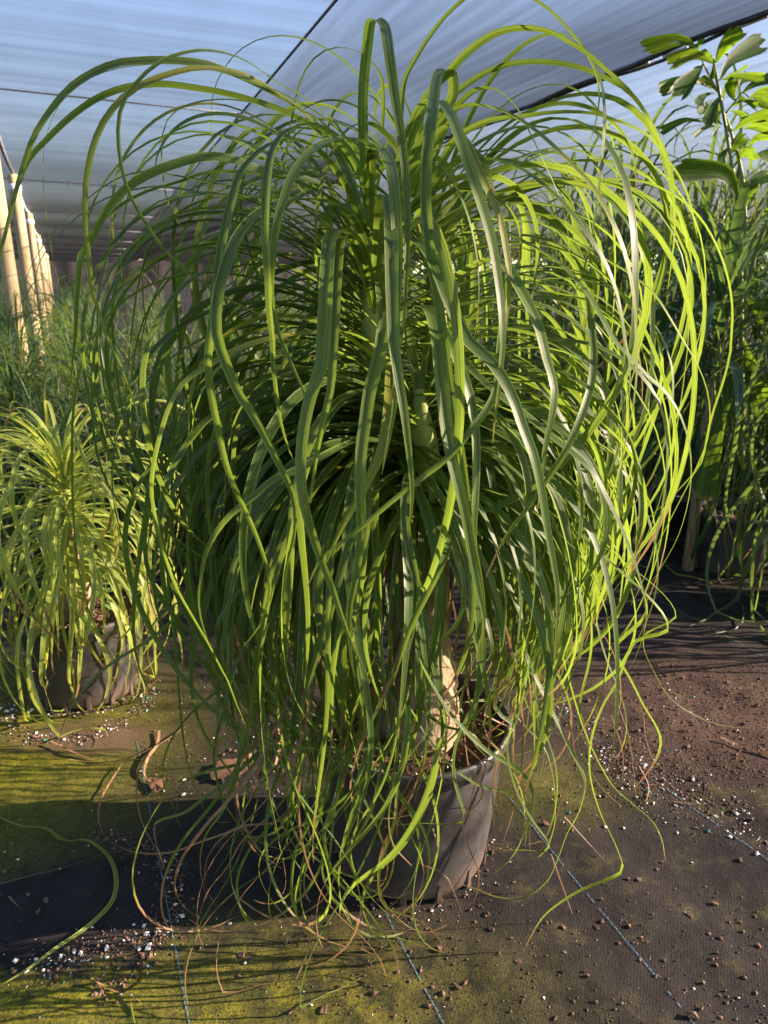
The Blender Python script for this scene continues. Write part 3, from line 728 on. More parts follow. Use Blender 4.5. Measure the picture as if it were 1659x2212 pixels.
# tails round the pot
def tails():
    hero(o6, '650 -200,600 50,560 200,530 250,535 340,560 440,600 530,650 610,710 690,716 722,690 730,600 722,510 722', 1.35, 1.22, .017, .3, dry=.04, prof='tail', yt=.2)
    hero(o6, '1080 -180,1000 0,950 80,905 190,886 290,885 380,905 480,940 580,990 680,1028 780,1030 805,1015 825,950 855,860 890,760 950,680 1020,600 1160', 1.35, 1.28, .019, .5, dry=.13, prof='tail')
    hero(o6, '460 -60,380 100,315 240,296 350,310 450,345 560,346 588,330 604,250 610,160 605,60 615', 1.35, 1.24, .021, .3, prof='tail')
    hero(o6, '600 -150,700 80,760 200,810 300,860 400,868 450,840 560,790 650,750 760,700 860,600 930,470 920,400 890,330 870', 1.40, 1.30, .020, .5, dry=.12, prof='tail')
    hero(o6, '760 -200,800 0,850 170,890 270,950 390,1000 460,1080 530,1160 600,1200 680,1215 770', 1.45, 1.32, .018, .5, dry=.1, prof='tail')
    hero(o6, '1000 -150,1070 0,1120 100,1180 200,1195 260,1170 340,1080 460', 1.5, 1.42, .020, .5, dry=.25, prof='tail')
    hero(o6, '1120 -200,1190 0,1250 80,1340 140,1440 180,1550 195,1670 192', 1.5, 1.55, .008, .5, dry=.2, prof='tail')
    hero(o6, '420 -80,300 60,220 180,120 300,60 420,20 560,40 700,120 790', 1.32, 1.22, .016, .5, dry=.12, prof='tail')
    hero(o6, '330 120,430 170,490 200,520 210,450 240,400 215', 1.5, 1.40, .018, .3, dry=.1, prof='tail')
    hero(o6, '160 90,260 190,360 210,420 260,440 330', 1.45, 1.36, .022, .2, prof='tail', dry=.06)
    hero(o5, '1060 -180,1010 -60,1000 0,980 80,945 200,925 300,935 400,960 500,1010 580,1060 640,1150 700,1300 730,1490 730', 1.32, 1.26, .012, .5, dry=.3, prof='tail')
    hero(o5, '1800 200,1659 270,1400 290,1300 280,1200 270,1130 220,1080 150,1030 80,990 0,960 -120', 1.30, 1.22, .014, .5, prof='tail')
    hero(o5, '1240 200,1110 310,980 430,880 500,800 560,720 585,675 600,670 660,690 740,718 820', 1.4, 1.32, .015, .6, dry=.28, prof='tail')
    hero(o5, '1560 60,1500 200,1440 350,1400 480,1330 620,1280 720,1260 850,1265 950,1300 1040,1340 1110,1320 1190,1280 1280', 1.35, 1.24, .014, .5, dry=.25, prof='tail')
    hero(o5, '1400 420,1300 520,1200 600,1050 620,960 670,900 750,885 830,905 920,945 970', 1.35, 1.25, .008, .5, dry=.75, prof='tail')
    hero(o5, '1500 300,1450 500,1430 700,1420 850,1480 950,1540 1060,1545 1100', 1.32, 1.22, .011, .5, dry=.05, prof='tail')
    hero(o5, '1560 200,1500 300,1450 500,1400 650,1430 800,1500 900,1580 930,1659 890,1700 780,1690 650', 1.35, 1.24, .013, .5, prof='tail', dry=.04)
    hero(o5, '1640 60,1580 300,1540 480,1500 640,1520 800,1580 880,1700 930,1780 900', 1.35, 1.26, .012, .5, dry=.2, prof='tail')
    hero(o5, '1280 330,1240 480,1180 560,1050 680,980 800,900 900,850 1040', 1.4, 1.30, .008, .5, dry=.6, prof='tail')
    hero(o5, '1700 100,1650 350,1600 560,1480 760,1400 930,1300 1010,1250 1110', 1.35, 1.25, .010, .5, dry=.5, prof='tail')
    hero(o5, '1750 200,1720 420,1700 620,1640 800,1660 960,1800 1020,1880 1080,1940 1180', 1.32, 1.22, .010, .5, dry=.3, prof='tail')
    hero(o5, '1480 -50,1400 120,1330 260,1270 420,1250 560,1180 650,1060 670', 1.42, 1.32, .022, .4, prof='tail')
    hero(o5, '1180 -100,1130 60,1110 220,1080 400,1050 540,1070 650,1050 560', 1.45, 1.38, .018, .4, prof='tail')
    hero(o5, '790 -150,790 0,800 120,850 230,930 320,1050 410', 1.5, 1.45, .010, .5, dry=.4, prof='tail')
    hero(o6, '560 120,700 300,740 560,700 720,640 760,630 560', 1.5, 1.42, .012, .5, dry=.2, prof='tail')
    for (s, d) in (('340 180,370 400,420 600,430 740', 1.30), ('240 330,250 420,265 420', 1.33), ('380 380,430 480,340 600,370 720,410 820,390 940,320 1000', 1.28), ('150 780,260 830,300 900,340 1000', 1.25), ('800 160,820 330,760 520,700 700,560 800,640 790', 1.5), ('1010 100,1060 250,1090 500', 1.55), ('980 140,1030 300,1030 440', 1.5), ('1120 130,1130 240,1160 330', 1.6), ('720 740,760 850,815 1000', 1.35), ('780 580,880 690,960 775', 1.45), ('210 630,230 720,160 850', 1.28)):
        hero(o6, s, d + .03, d, .005, .6, dry=1.0, prof='tail')
PRE[0] = True
tails()

heroes = []
for k, (P, w, tw, dry, prof, tw0) in enumerate(H):
    rg = random.Random(900 + k)
    L = sum((P[i + 1] - P[i]).length for i in range(len(P) - 1))
    n = int(max(14, min(70, L / .022)))
    pts = catmull(P, n)
    # a leaf coming towards the viewer shows its face: start with the side across the stem's outward direction
    out = (P[len(P) // 2] - P[0]); out.z = 0
    side = out.cross(Vector((0, 0, 1))) if out.length > .02 else None
    heroes.append((pts, w, tw, rg.random(), dry, tw0, prof, side))
count = 0
for pts, w, tw, r, dry, tw0, prof, side in heroes:
    put_leaf(leaf_geo(pts, w * .74, tw, .42, 4, r, dry, prof, side, tw0), M_LEAF, palm); count += 1
# thin curling leaf ends that dangle in a tangle round the pot
def dangle(start, L, rg, n=30, k0=2.0, k1=9.0, az=None):
    p = Vector(start); az = rg.uniform(-.7, .7) if az is None else az
    e = Vector((math.cos(az), math.sin(az), 0)); ang = rg.uniform(-.35, .35); sgn = rg.choice((-1, 1)); pts = [p.copy()]; flip = rg.uniform(.3, .6)
    ds = L / n
    for i in range(n):
        s = i / n
        k = (k0 * (-1 if s < flip else 1) + (k1 * (s - flip) if s > flip else 0)) * sgn
        ang += k * ds
        d = e * math.sin(ang) - Vector((0, 0, math.cos(ang))) + Vector((-e.y, e.x, 0)) * .25 * math.sin(6 * s + az * 9)
        q = p + d.normalized() * ds
        dx, dy = q.x - POT.x, q.y - POT.y; rr = math.hypot(dx, dy)
        if q.z < .41 and rr < .25: q.x, q.y = POT.x + dx * .254 / rr, POT.y + dy * .254 / rr
        if q.z < .012: q.z = .012 + rg.random() * .006
        pts.append(q.copy()); p = q
    return pts
rg = random.Random(88)
dang = []
for k in range(52):
    dang.append((dangle((rg.uniform(-.30, .12), rg.uniform(1.20, 1.36), rg.uniform(.50, .85)), rg.uniform(.5, .95), rg), rg.uniform(.005, .012), rg.choice((.03, .08, .15, .3, .3, 1.0))))
for k in range(15):
    dang.append((dangle((rg.uniform(.25, .5), rg.uniform(1.4, 1.85), rg.uniform(.6, .85)), rg.uniform(.35, .8), rg, k1=5), rg.uniform(.004, .011), rg.choice((.05, .15, .4, 1.0))))
for k in range(14):
    dang.append((dangle((rg.uniform(-.45, -.2), rg.uniform(1.4, 1.8), rg.uniform(.65, .9)), rg.uniform(.4, .85), rg, k1=6), rg.uniform(.004, .012), rg.choice((.03, .1, .3, 1.0))))
# the fountain leaves: the nearest and outermost ones singly, the inner mass as one part
fill.sort(key=lambda f: min(p.y for p in f[0]) - .3 * max(abs(p.x - POT.x) for p in f[0]) - .15 * max(p.z for p in f[0]))
rest = [leaf_geo(p, w, rg.uniform(-3, 3), .45, 2, rg.random(), d, 'tail') for p, w, d in dang]
for f in fill:
    pts, w, tw, r, dry, tw0 = f
    g = leaf_geo(pts, w, tw, .38, 2, r, dry, 'long', None, tw0)
    if count < 298:
        put_leaf(g, M_LEAF, palm); count += 1
    else: rest.append(g)
# brown dead leaves hanging along the trunks
for k in range(26):
    rg = random.Random(300 + k)
    az = rg.uniform(0, 6.28); root = frac(STEM[rg.choice('ABD')], rg.uniform(0, .12))
    pts = grow(root + Vector((math.sin(az), math.cos(az), 0)) * .03, az, R(rg.uniform(-60, 0)), rg.uniform(.35, .8), 22, 7, rg, wob=.7, avoid=(POT, .25, .40))
    rest.append(leaf_geo(pts, rg.uniform(.006, .012), rg.uniform(-3, 3), .6, 2, rg.random(), 1.0, 'long'))
tag(link('leaf_mass', leaf_mesh('leaf_mass', rest), M_LEAF, palm), kind='stuff')

# ------------------------------------------------------------------ small plant on the left
small = tag(empty('ponytail_palm', POT2), 'small pale ponytail palm with thin sunlit leaves in the left pot', 'palm')
trunk_tube([(-.02, 0, .26), (-.01, 0, .32), (.0, -.02, .45), (.01, -.03, .62)], [.055, .05, .03, .024], 'trunk', M_BARK, small, 14)
trunk_tube([(.01, -.03, .60), (.02, -.04, .74), (.03, -.05, .86)], [.022, .022, .010], 'stem', M_STEM, small, 12, .05)
rg = random.Random(55)
for i in range(180):
    t = ((i + rg.random()) / 180) ** .8
    az = 2.39996 * i + rg.uniform(-.3, .3)
    root = Vector((.01 + .02 * t, -.03 - .02 * t, .44 + .42 * t)) + Vector((math.sin(az), math.cos(az), 0)) * .014
    th0 = R(-5 + 75 * t ** 1.9 + rg.uniform(-12, 12)); L = rg.uniform(.5, .95)
    if t > .92: L *= .45
    pts = grow(root, az, min(th0, R(86)), L, 24, rg.uniform(3.8, 7.5), rg, tuck=rg.uniform(1, 6), wob=rg.uniform(.1, .7), gz=.012, avoid=(Vector((0, 0, 0)), .228, .345), curl=rg.uniform(-.8, .8))
    put_leaf(leaf_geo(pts, rg.uniform(.011, .021), rg.uniform(-1.2, 1.2), .38, 2, rg.random(), rg.choice((0, .05, .1, .2, .3)), 'long'), M_LEAF_Y, small)
# weeds in that pot
def weed(name, loc, h, nl, sz, label, seed):
    rg = random.Random(seed); w = tag(empty(name, loc), label, 'weed', 'weeds in the left pot')
    mb = MB(); mb.tube([(0, 0, -.02), (.006, 0, h * .5), (0, .006, h)], [.0025, .002, .0012], 5); link('stem', mb.mesh('stem'), M_WEED_STEM, w)
    for i in range(nl):
        z = h * (.25 + .75 * i / max(nl - 1, 1)); az = 2.4 * i + rg.uniform(-.4, .4); L = sz * rg.uniform(.7, 1.2)
        o = Vector((0, 0, z)); d = Vector((math.sin(az), math.cos(az), 0))
        pts = [o + d * L * s + Vector((0, 0, L * (.35 * s - .55 * s * s))) for s in np.linspace(0, 1, 9)]
        put_leaf(leaf_geo(pts, L * .62, 0, .25, 4, rg.random(), 0, 'oval', a0=.12), M_WEED, w)
M_WEED_STEM = simple('weed_stem', (.09, .15, .04), (.16, .22, .06), 40, .6)
for k, (dx, dy, h, nl, sz, lb) in enumerate(((-.11, -.10, .10, 9, .055, 'leafy green weed at the front left of the small pot'), (-.12, -.02, .22, 11, .07, 'tall leafy weed behind the front weed in the small pot'), (.05, -.13, .07, 7, .045, 'low green weed at the front of the small pot near its trunk'), (.10, -.02, .20, 10, .06, 'leafy weed beside the trunk of the small ponytail palm'), (.0, .08, .26, 12, .07, 'weed half hidden behind the trunk of the small ponytail palm'))):
    weed('weed', POT2 + Vector((dx, dy, .275)), h, nl, sz, lb, 70 + k)

# ------------------------------------------------------------------ background ponytail palms
def bg_palm(name, h, rad, nleaf, w, seed, mat, single, trunk_h, cat_label, group):
    rg = random.Random(seed); root = empty(name)
    tag(root, cat_label, 'palm', group)
    trunk_tube([(0, 0, .15), (0, 0, .22), (.01, 0, trunk_h * .5 + .12), (.0, .01, trunk_h + .1)], [.06, .055, .03, .022], 'trunk', M_BARK, root, 10)
    mb = MB(); mb.lathe([(0, .004), (.13, .004), (.16, .25), (.168, .25), (.168, .275), (.155, .275), (.15, .23), (0, .23)], 24); link('pot', mb.mesh('pot'), M_POT, root)
    geos = []
    for i in range(nleaf):
        t = ((i + rg.random()) / nleaf) ** .8; az = 2.39996 * i + rg.uniform(-.3, .3)
        z0 = trunk_h + (h - trunk_h) * .62 * t
        r0 = Vector((0, 0, z0)) + Vector((math.sin(az), math.cos(az), 0)) * .015
        th0 = R(-5 + 88 * t ** 1.4 + rg.uniform(-12, 12)); L = rg.uniform(.75, 1.25) * rad * 2.0
        pts = grow(r0, az, min(th0, R(86)), L, 18, rg.uniform(2.4, 4.0) * .62 / rad, rg, tuck=rg.uniform(.2, 1), wob=rg.uniform(.1, .6), curl=rg.uniform(-.4, .4))
        g = leaf_geo(pts, w * rg.uniform(.7, 1.2), rg.uniform(-1.2, 1.2), .35, 2, rg.random(), rg.choice((0, 0, .05, .12)), 'long')
        if single: put_leaf(g, mat, root)
        else: geos.append(g)
    if geos: tag(link('foliage', leaf_mesh('foliage', geos), mat, root), kind='stuff')
    return root
gl = 'shaded ponytail palms in the rows behind the small pot'
lb = 'low dark green ponytail palm in the rows of the left background bed'
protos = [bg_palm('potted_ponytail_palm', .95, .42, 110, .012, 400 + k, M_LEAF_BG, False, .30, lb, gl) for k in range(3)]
spots = []
for row, (y, x0, x1, step) in enumerate(((3.7, -2.3, -.2, .62), (4.6, -3.0, -.1, .66), (5.6, -3.6, .3, .7), (6.9, -4.3, .6, .8), (8.4, -5.2, 1.0, .9), (10.2, -6.2, 1.5, 1.0), (12.5, -7.4, 3.2, 1.2), (15.5, -9.0, 4.5, 1.4), (19.5, -11, 6, 1.7), (25, -14, 8, 2.2), (33, -18, 12, 2.8))):
    x = x0
    while x < x1:
        spots.append((x + rnd.uniform(-.12, .12), y + rnd.uniform(-.15, .15) - (x - x0) * .06, row, int(round((x - x0) / step)))); x += step
spots += [(-2.28, 4.55, 11, 0), (-2.5, 5.15, 11, 1), (-2.75, 5.7, 11, 2)]
ORD = 'first second third fourth fifth sixth seventh eighth ninth tenth eleventh twelfth thirteenth'.split()
for i, (x, y, row, col) in enumerate(spots):
    s = rnd.uniform(.74, .98) * (1.3 if x < -.33 * y and y > 4 else 1)
    if i < 3:
        o = protos[i]; o.location = (x, y, 0); o.rotation_euler = (0, 0, rnd.uniform(0, 6)); o.scale = (s, s, s)
    else: o = copy_tree(protos[i % 3], (x, y, 0), rnd.uniform(0, 6.28), s)
    o['label'] = 'low green ponytail palm, %s from the left in background row %s' % (ORD[col], ORD[row]) if row < 11 else 'tall-leaved ponytail palm at the foot of the timber posts, %s from the front' % ORD[col]
gr = 'tall ponytail palms standing in the shade on the right'
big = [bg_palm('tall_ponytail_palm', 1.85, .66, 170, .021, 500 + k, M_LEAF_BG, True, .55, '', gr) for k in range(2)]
rb = [((1.75, 3.95), 1.0, 'tall dark ponytail palm nearest on the right, leaf tips brushing the black ground'),
      ((1.35, 4.5), 1.02, 'tall ponytail palm directly behind the big crown, right of its stems'),
      ((2.08, 3.12), .98, 'tall ponytail palm at the right edge under the fishtail palm'),
      ((2.35, 5.3), 1.05, 'tall ponytail palm in the second row behind the fishtail palm'),
      ((2.75, 4.0), 1.04, 'tall ponytail palm behind the fishtail stems at the right edge'),
      ((1.9, 4.75), 1.08, 'tall ponytail palm in the second row, just right of the big crown'),
      ((3.2, 5.0), 1.1, 'tall ponytail palm in the second row near the right edge'),
      ((1.45, 6.2), 1.1, 'tall ponytail palm in the third row behind the strap-leaved clump'),
      ((.55, 5.4), .95, 'tall ponytail palm seen between the stems of the big palm'),
      ((3.7, 5.8), 1.0, 'tall ponytail palm in the far right row beside bright gaps')]
for i, ((x, y), s, lbl) in enumerate(rb):
    if i < 2: o = big[i]; o.location = (x, y, 0); o.scale = (s, s, s)
    else: o = copy_tree(big[i % 2], (x, y, 0), rnd.uniform(0, 6.28), s)
    o['label'] = lbl

for k, (x, y) in enumerate(((3.55, 4.25), (4.7, 5.0), (4.6, 6.4), (6.0, 6.6))):      # unseen palms added past the frame to shade the right-hand rows
    o = copy_tree(protos[k % 3], (x, y, 0), k * 1.7, 2.75)
    o['label'] = 'unseen palm added beyond the right edge, ' + ('first', 'second', 'third', 'last')[k] + ' of the shading row'; o['group'] = gr
# ------------------------------------------------------------------ fishtail palm
FY = 3.55
fish = tag(empty('fishtail_palm', (0, 0, 0)), 'fishtail palm with jagged bright green leaflets rising at the upper right', 'palm')
def fp(x, y, Y=FY): return at(1329.8 + x * .1984, y * .1984, Y)
def stem_px(pts, r, Y=FY):
    mb = MB(); mb.tube(catmull([fp(x, y, Y) for x, y in pts], 24), list(np.linspace(r * .5, r, 25)), 7); link('stem', mb.mesh('stem'), M_STEM, fish)
stem_px([(1070, 700), (1100, 860), (1120, 960), (1150, 1130), (1180, 1280), (1210, 1450), (1240, 1650), (1280, 1900), (1330, 2300), (1360, 2900), (1370, 3600), (1375, 4400), (1375, 5100)], .013)
stem_px([(1180, 1230), (1250, 1420), (1300, 1600), (1350, 1760), (1400, 2100), (1420, 2900), (1405, 3600), (1395, 4400), (1390, 5100)], .012, FY + .05)
stem_px([(890, 545), (960, 700), (1030, 850), (1110, 1000)], .005)
stem_px([(1450, 1060), (1380, 1010), (1290, 1120), (1200, 1230)], .005)
def leaflet(path, wpx, Y, rg, dy=0.0, parent=None):
    P = catmull([fp(x, y, Y + dy * i / (len(path) - 1)) for i, (x, y) in enumerate(path)], 9)
    W = wpx * .1984 / FPX * (Y * .86)
    t0 = (P[-1] - P[0]).normalized()
    view = (P[4] - Vector((0, 0, CAM_H))).normalized()
    side = t0.cross(view).normalized(); tilt = rg.uniform(-.5, .5)
    V, F, A = [], [], []; na = 8; nb = len(P)
    r = rg.random(); jag = [rg.uniform(-.22, .20) for _ in range(na + 1)]
    for i, p in enumerate(P):
        s = i / (nb - 1)
        t = (P[min(i + 1, nb - 1)] - P[max(i - 1, 0)]).normalized()
        sd_ = (side - t * side.dot(t)).normalized(); nn = sd_.cross(t)
        sd_ = sd_ * math.cos(tilt) + nn * math.sin(tilt); nn = sd_.cross(t)
        w = W * (.05 + .95 * min(1, s * 1.15) ** .85)
        for k in range(na + 1):
            x = 2 * k / na - 1
            adv = jag[k] * (s ** 3) * W * 1.5 + (1 - abs(x)) * .15 * W * s ** 3
            V.append(p + sd_ * (x * w * .5) + nn * ((.03 if k % 2 else -.03) * w + .12 * w * (1 - x * x)) + t * adv)
            A.append((.5 + .38 * x, .15 + .8 * s, r, 0))
    for i in range(nb - 1):
        for k in range(na):
            q = i * (na + 1) + k; F.append((q, q + 1, q + na + 2, q + na + 1))
    put_leaf((V, F, A), M_FISH, fish, 'leaflet')
rg = random.Random(21)
for path, wpx in ((((890, 545), (790, 440), (640, 410), (500, 440), (300, 500)), 130), (((880, 550), (760, 480), (600, 500), (380, 570)), 70), (((890, 545), (910, 490), (935, 430)), 70), (((1080, 700), (900, 600), (760, 610), (600, 680)), 170), (((1090, 690), (1020, 620), (930, 570)), 90), (((1070, 690), (1060, 780), (1040, 850)), 70),
                 (((1090, 690), (1180, 520), (1310, 360)), 210), (((1130, 880), (1230, 680), (1400, 560), (1600, 450)), 230), (((950, 700), (860, 800), (690, 1000)), 210), (((1110, 1000), (900, 880), (700, 900), (500, 975)), 150), (((1100, 1000), (1030, 910), (940, 850)), 80),
                 (((1080, 1010), (960, 1040), (890, 1130)), 100), (((1130, 1050), (1060, 1180), (1020, 1340)), 170), (((1060, 1080), (980, 1150), (900, 1210)), 100), (((1140, 870), (1300, 800), (1430, 715)), 34), (((1150, 870), (1350, 830), (1600, 850)), 110), (((1300, 1100), (1260, 1000), (1260, 880)), 140), (((1370, 1020), (1500, 920), (1680, 850)), 140),
                 (((1340, 960), (1370, 880), (1450, 820)), 120), (((1280, 1140), (1400, 1090), (1540, 1160)), 80), (((1450, 1060), (1560, 1020), (1720, 1080)), 240), (((1240, 1210), (1330, 1225), (1420, 1270)), 70), (((1250, 1170), (1320, 1130), (1400, 1060)), 60), (((1160, 1360), (1060, 1270), (970, 1180)), 100), (((980, 1330), (750, 1310), (500, 1430)), 100), (((1130, 1370), (980, 1390), (850, 1480)), 60), (((1150, 1370), (1100, 1410), (1060, 1480)), 40),
                 (((1270, 1440), (1420, 1320), (1680, 1230)), 150), (((1390, 1400), (1530, 1370), (1690, 1390)), 150), (((1250, 1680), (1310, 1580), (1390, 1500)), 170), (((1300, 1750), (1400, 1660), (1520, 1680)), 180), (((1420, 1600), (1550, 1500), (1690, 1480)), 130), (((1240, 1600), (1160, 1680), (1150, 1760)), 90), (((1500, 1700), (1600, 1680), (1720, 1720)), 160),
                 (((1360, 2300), (1300, 2050), (1180, 1880), (700, 1850)), 240), (((1380, 2300), (1500, 2000), (1700, 1900)), 220)):
    leaflet(path, wpx, FY + rg.uniform(-.12, .12), rg, rg.uniform(-.25, .15))
for (path, wpx, Y) in ((((1270, 4300), (1130, 4600), (1010, 5100), (990, 5400)), 330, 3.3), (((1380, 3900), (1250, 4200), (1200, 4600)), 280, 3.4), (((1400, 3700), (1500, 4100), (1600, 4500)), 300, 3.4), (((1380, 3200), (1480, 3300), (1640, 3500)), 220, 3.4)):
    leaflet(path, wpx, Y, rg, -.1)
fb = fp(1380, 5000)
make_pot('nursery_pot', Vector((fb.x, fb.y, 0)), .20, .16, .32, 'black nursery pot of the fishtail palm in deep shade at right')

# trees outside, beyond the open right side
rg = random.Random(5); geos = []
for k in range(9000):
    a = rg.uniform(R(-4), R(60)); dist = rg.uniform(36, 48); hh = 3.2 + 1.3 * noise.noise(Vector((a * 9, 0, 0))) + .6 * noise.noise(Vector((a * 31, 3, 0)))
    c = Vector((math.sin(a) * dist, math.cos(a) * dist, rg.uniform(.1, 1) ** .8 * hh)); az = rg.uniform(0, 6.28); e = rg.uniform(-.8, .8); L = rg.uniform(.3, .65)
    d = Vector((math.sin(az) * math.cos(e), math.cos(az) * math.cos(e), math.sin(e)))
    geos.append(leaf_geo([c, c + d * L * .5, c + d * L - Vector((0, 0, .08))], L * .5, .3, .3, 2, rg.random(), 0, 'oval'))
tag(link('treeline', leaf_mesh('treeline', geos), M_STRAP), 'dark far-off hedge of trees outside the shade house', 'trees', kind='stuff')

# strap-leaved plant behind the crown on the right
strap = tag(empty('strap_leaf_plant', (1.55, 3.5, 0)), 'clump of broad dark blue-green strap leaves between the crown and the fishtail palm', 'plant')
rg = random.Random(77)
mb = MB(); mb.tube([(0, 0, 0), (0, 0, .9), (.02, 0, 1.35)], [.03, .024, .016], 10); link('stem', mb.mesh('stem'), M_BARK, strap)
for i in range(26):
    az = 2.4 * i; t = i / 26
    pts = grow(Vector((0, 0, .95 + .4 * t)), az, R(25 + 55 * t + rg.uniform(-8, 8)), rg.uniform(.55, .85), 16, rg.uniform(2.4, 3.6), rg, wob=.05)
    put_leaf(leaf_geo(pts, rg.uniform(.05, .075), rg.uniform(-.5, .5), .25, 4, rg.random(), .0, 'long'), M_STRAP, strap)

# ------------------------------------------------------------------ posts and rope
tops = [(-45, 160, 6.3), (28, 377, 9.1), (61.5, 461, 14.0), (81, 508, 20.5), (91, 532, 29.0), (100, 549, 40.0)]
order = ['nearest at the left edge', 'second from the left edge', 'third in the row', 'fourth in the row', 'fifth in the row', 'farthest of the row']
tp = []
for k, (u, v, dist) in enumerate(tops):
    d = ray(u, v); hd = math.hypot(d.x, d.y)
    p = Vector((0, 0, CAM_H)) + d * (dist / hd); tp.append(p)
    post = tag(empty('wooden_post', (p.x, p.y, 0)), 'round sunlit timber post, ' + order[k] + ', under the shade roof', 'post', 'timber posts along the left side')
    mb = MB(); r = .052 + .004 * k
    mb.lathe([(0, -.02), (r * 1.08, -.02), (r * 1.04, .8), (r, p.z - .03), (r * .9, p.z), (0, p.z)], 18, jit=lambda i, a: 1 + .012 * math.sin(3 * a + .4 * i)); link('shaft', mb.mesh('shaft'), M_WOOD, post)
    mb = MB(); mb.lathe([(r * 1.02, p.z - .16), (r * 1.13, p.z - .15), (r * 1.13, p.z - .10), (r * 1.0, p.z - .09)], 18); link('rope_wrap', mb.mesh('rope_wrap'), M_ROPE, post)
for k in range(len(tp) - 1):
    a, b = tp[k], tp[k + 1]
    mb = MB(); pts = [a.lerp(b, s) + Vector((0, 0, .02 - .10 * math.sin(math.pi * s) + .006 * math.sin(s * 90))) for s in np.linspace(0, 1, 60)]
    mb.tube(pts, .018, 6)
    tag(link('rope', mb.mesh('rope'), M_ROPE), 'white rope strung between the tops of posts ' + ('at the left edge', 'second and third', 'third and fourth', 'fourth and fifth', 'fifth and farthest')[k], 'rope', 'ropes along the post tops')

# ------------------------------------------------------------------ litter on the cloth
def scatter(name, mat, n, regions, size, label, cat):
    mb = MB(); tot = sum(r[-1] for r in regions)
    for _ in range(n):
        x = rnd.random() * tot
        for rr in regions:
            x -= rr[-1]
            if x <= 0: break
        if rr[0] == 'ring':
            _, c, rad, wd, a0, a1, _w = rr
            a = rnd.uniform(a0, a1); q = c + Vector((math.cos(a), math.sin(a), 0)) * (rad + rnd.gauss(0, wd))
        elif rr[0] == 'line':
            _, pa, pb, wd, _w = rr
            s = rnd.random(); q = pa.lerp(pb, s) + Vector((rnd.gauss(0, wd), rnd.gauss(0, wd), 0))
        else:
            _, u0, v0, u1, v1, _w = rr
            q = gnd(rnd.uniform(u0, u1), rnd.uniform(v0, v1))
        if (Vector((q.x, q.y, 0)) - POT).length < .19 or (Vector((q.x, q.y, 0)) - POT2).length < .17: continue
        sz = size * math.exp(rnd.gauss(0, .55))
        add_bit(mb, (q.x, q.y, ground_h(q.x, q.y) + sz * .45), sz)
    return tag(link(name, mb.mesh(name), mat, None, False), label, cat, kind='stuff')
ringc = gnd(175, 1590); foot = gnd(130, 1985)
REG = [('ring', Vector((POT2.x, POT2.y - .10, 0)), .235, .02, 3.0, 6.5, 3), ('ring', POT2, .19, .012, 3.1, 6.28, 2), ('box', 300, 1450, 650, 1720, 1.6), ('box', 0, 1400, 1659, 2212, 1.6), ('box', 1150, 1480, 1659, 1800, 2.2),
       ('line', gnd(1290, 1620), gnd(1640, 1800), .06, 3.2), ('line', gnd(1180, 1500), gnd(1420, 1720), .05, 1.6), ('ring', foot, .26, .018, -.9, 1.7, 1.0), ('line', gnd(60, 2110), gnd(330, 2010), .03, 1.1), ('ring', POT, .215, .03, 3.2, 6.4, 1.0)]
scatter('perlite_grains', M_PERL, 1250, REG, .0020, 'white perlite grains scattered over the ground cloth', 'perlite')
scatter('soil_crumbs', M_CRUMB, 11000, REG + [('box', 1330, 1430, 1659, 1680, 11), ('ring', foot, .26, .022, -.9, 1.7, 2.5), ('box', 600, 1900, 1659, 2212, 2.5)], .0018, 'brown soil crumbs scattered over the ground cloth', 'soil')
scatter('fertiliser_prills', M_FERT, 80, REG, .0026, 'green fertiliser prills scattered over the ground cloth', 'fertiliser')
# single chips
def chip_mesh(k):
    mb = MB(); rg = random.Random(k); n = 7; top, bot = [], []
    L, W, T = rg.uniform(.009, .016), rg.uniform(.005, .009), rg.uniform(.002, .004)
    for i in range(n):
        a = 2 * math.pi * i / n; f = rg.uniform(.7, 1.15)
        top.append((L * f * math.cos(a), W * f * math.sin(a), T * rg.uniform(.6, 1.4))); bot.append((L * f * 1.05 * math.cos(a), W * f * 1.05 * math.sin(a), -T))
    mb.add(bot + top, [tuple(range(n - 1, -1, -1)), tuple(range(n, 2 * n))] + [(i, (i + 1) % n, n + (i + 1) % n, n + i) for i in range(n)])
    return mb.mesh('bark_chip')
cms = [chip_mesh(k) for k in range(5)]
for k, (u, v) in enumerate(((1545, 1950), (1520, 2120), (1490, 1975), (1300, 1940), (1360, 2000), (1380, 1900), (1430, 1860), (1290, 2000), (1110, 1905), (1500, 1800), (1640, 2040), (1600, 1990), (520, 2060), (540, 2070), (990, 2130), (1060, 2010), (1270, 2110), (1120, 2080), (1400, 1725), (1600, 1860), (1180, 1780), (1230, 1690), (700, 2180), (950, 2050), (215, 2120), (290, 2040), (270, 2070), (100, 1945), (60, 1930), (330, 1960))):
    g = gnd(u, v); o = link('bark_chip', cms[k % 5], M_CHIP, None, False)
    o.location = (g.x, g.y, ground_h(g.x, g.y) + .003); o.rotation_euler = (rnd.uniform(-.3, .3), rnd.uniform(-.3, .3), rnd.uniform(0, 6)); s = rnd.uniform(.35, .85); o.scale = (s, s, s)
    tag(o, 'small brown bark chip lying loose on the ground cloth', 'bark chip', 'bark chips on the ground cloth')
def strip(px, w, mat, label, dry=1.0, lift=.006, name='fallen_leaf', prof='even', twist=1.0):
    P = [gnd(u, v) for u, v in px]
    P = [Vector((p.x, p.y, ground_h(p.x, p.y) + lift + (.012 * rnd.random()))) for p in P]
    pts = catmull(P, 34)
    tag(link(name, leaf_mesh(name, [leaf_geo(pts, w, twist, .3, 2, rnd.random(), dry, prof, None, .2)]), mat), label, 'fallen leaf', 'fallen leaves on the ground cloth')
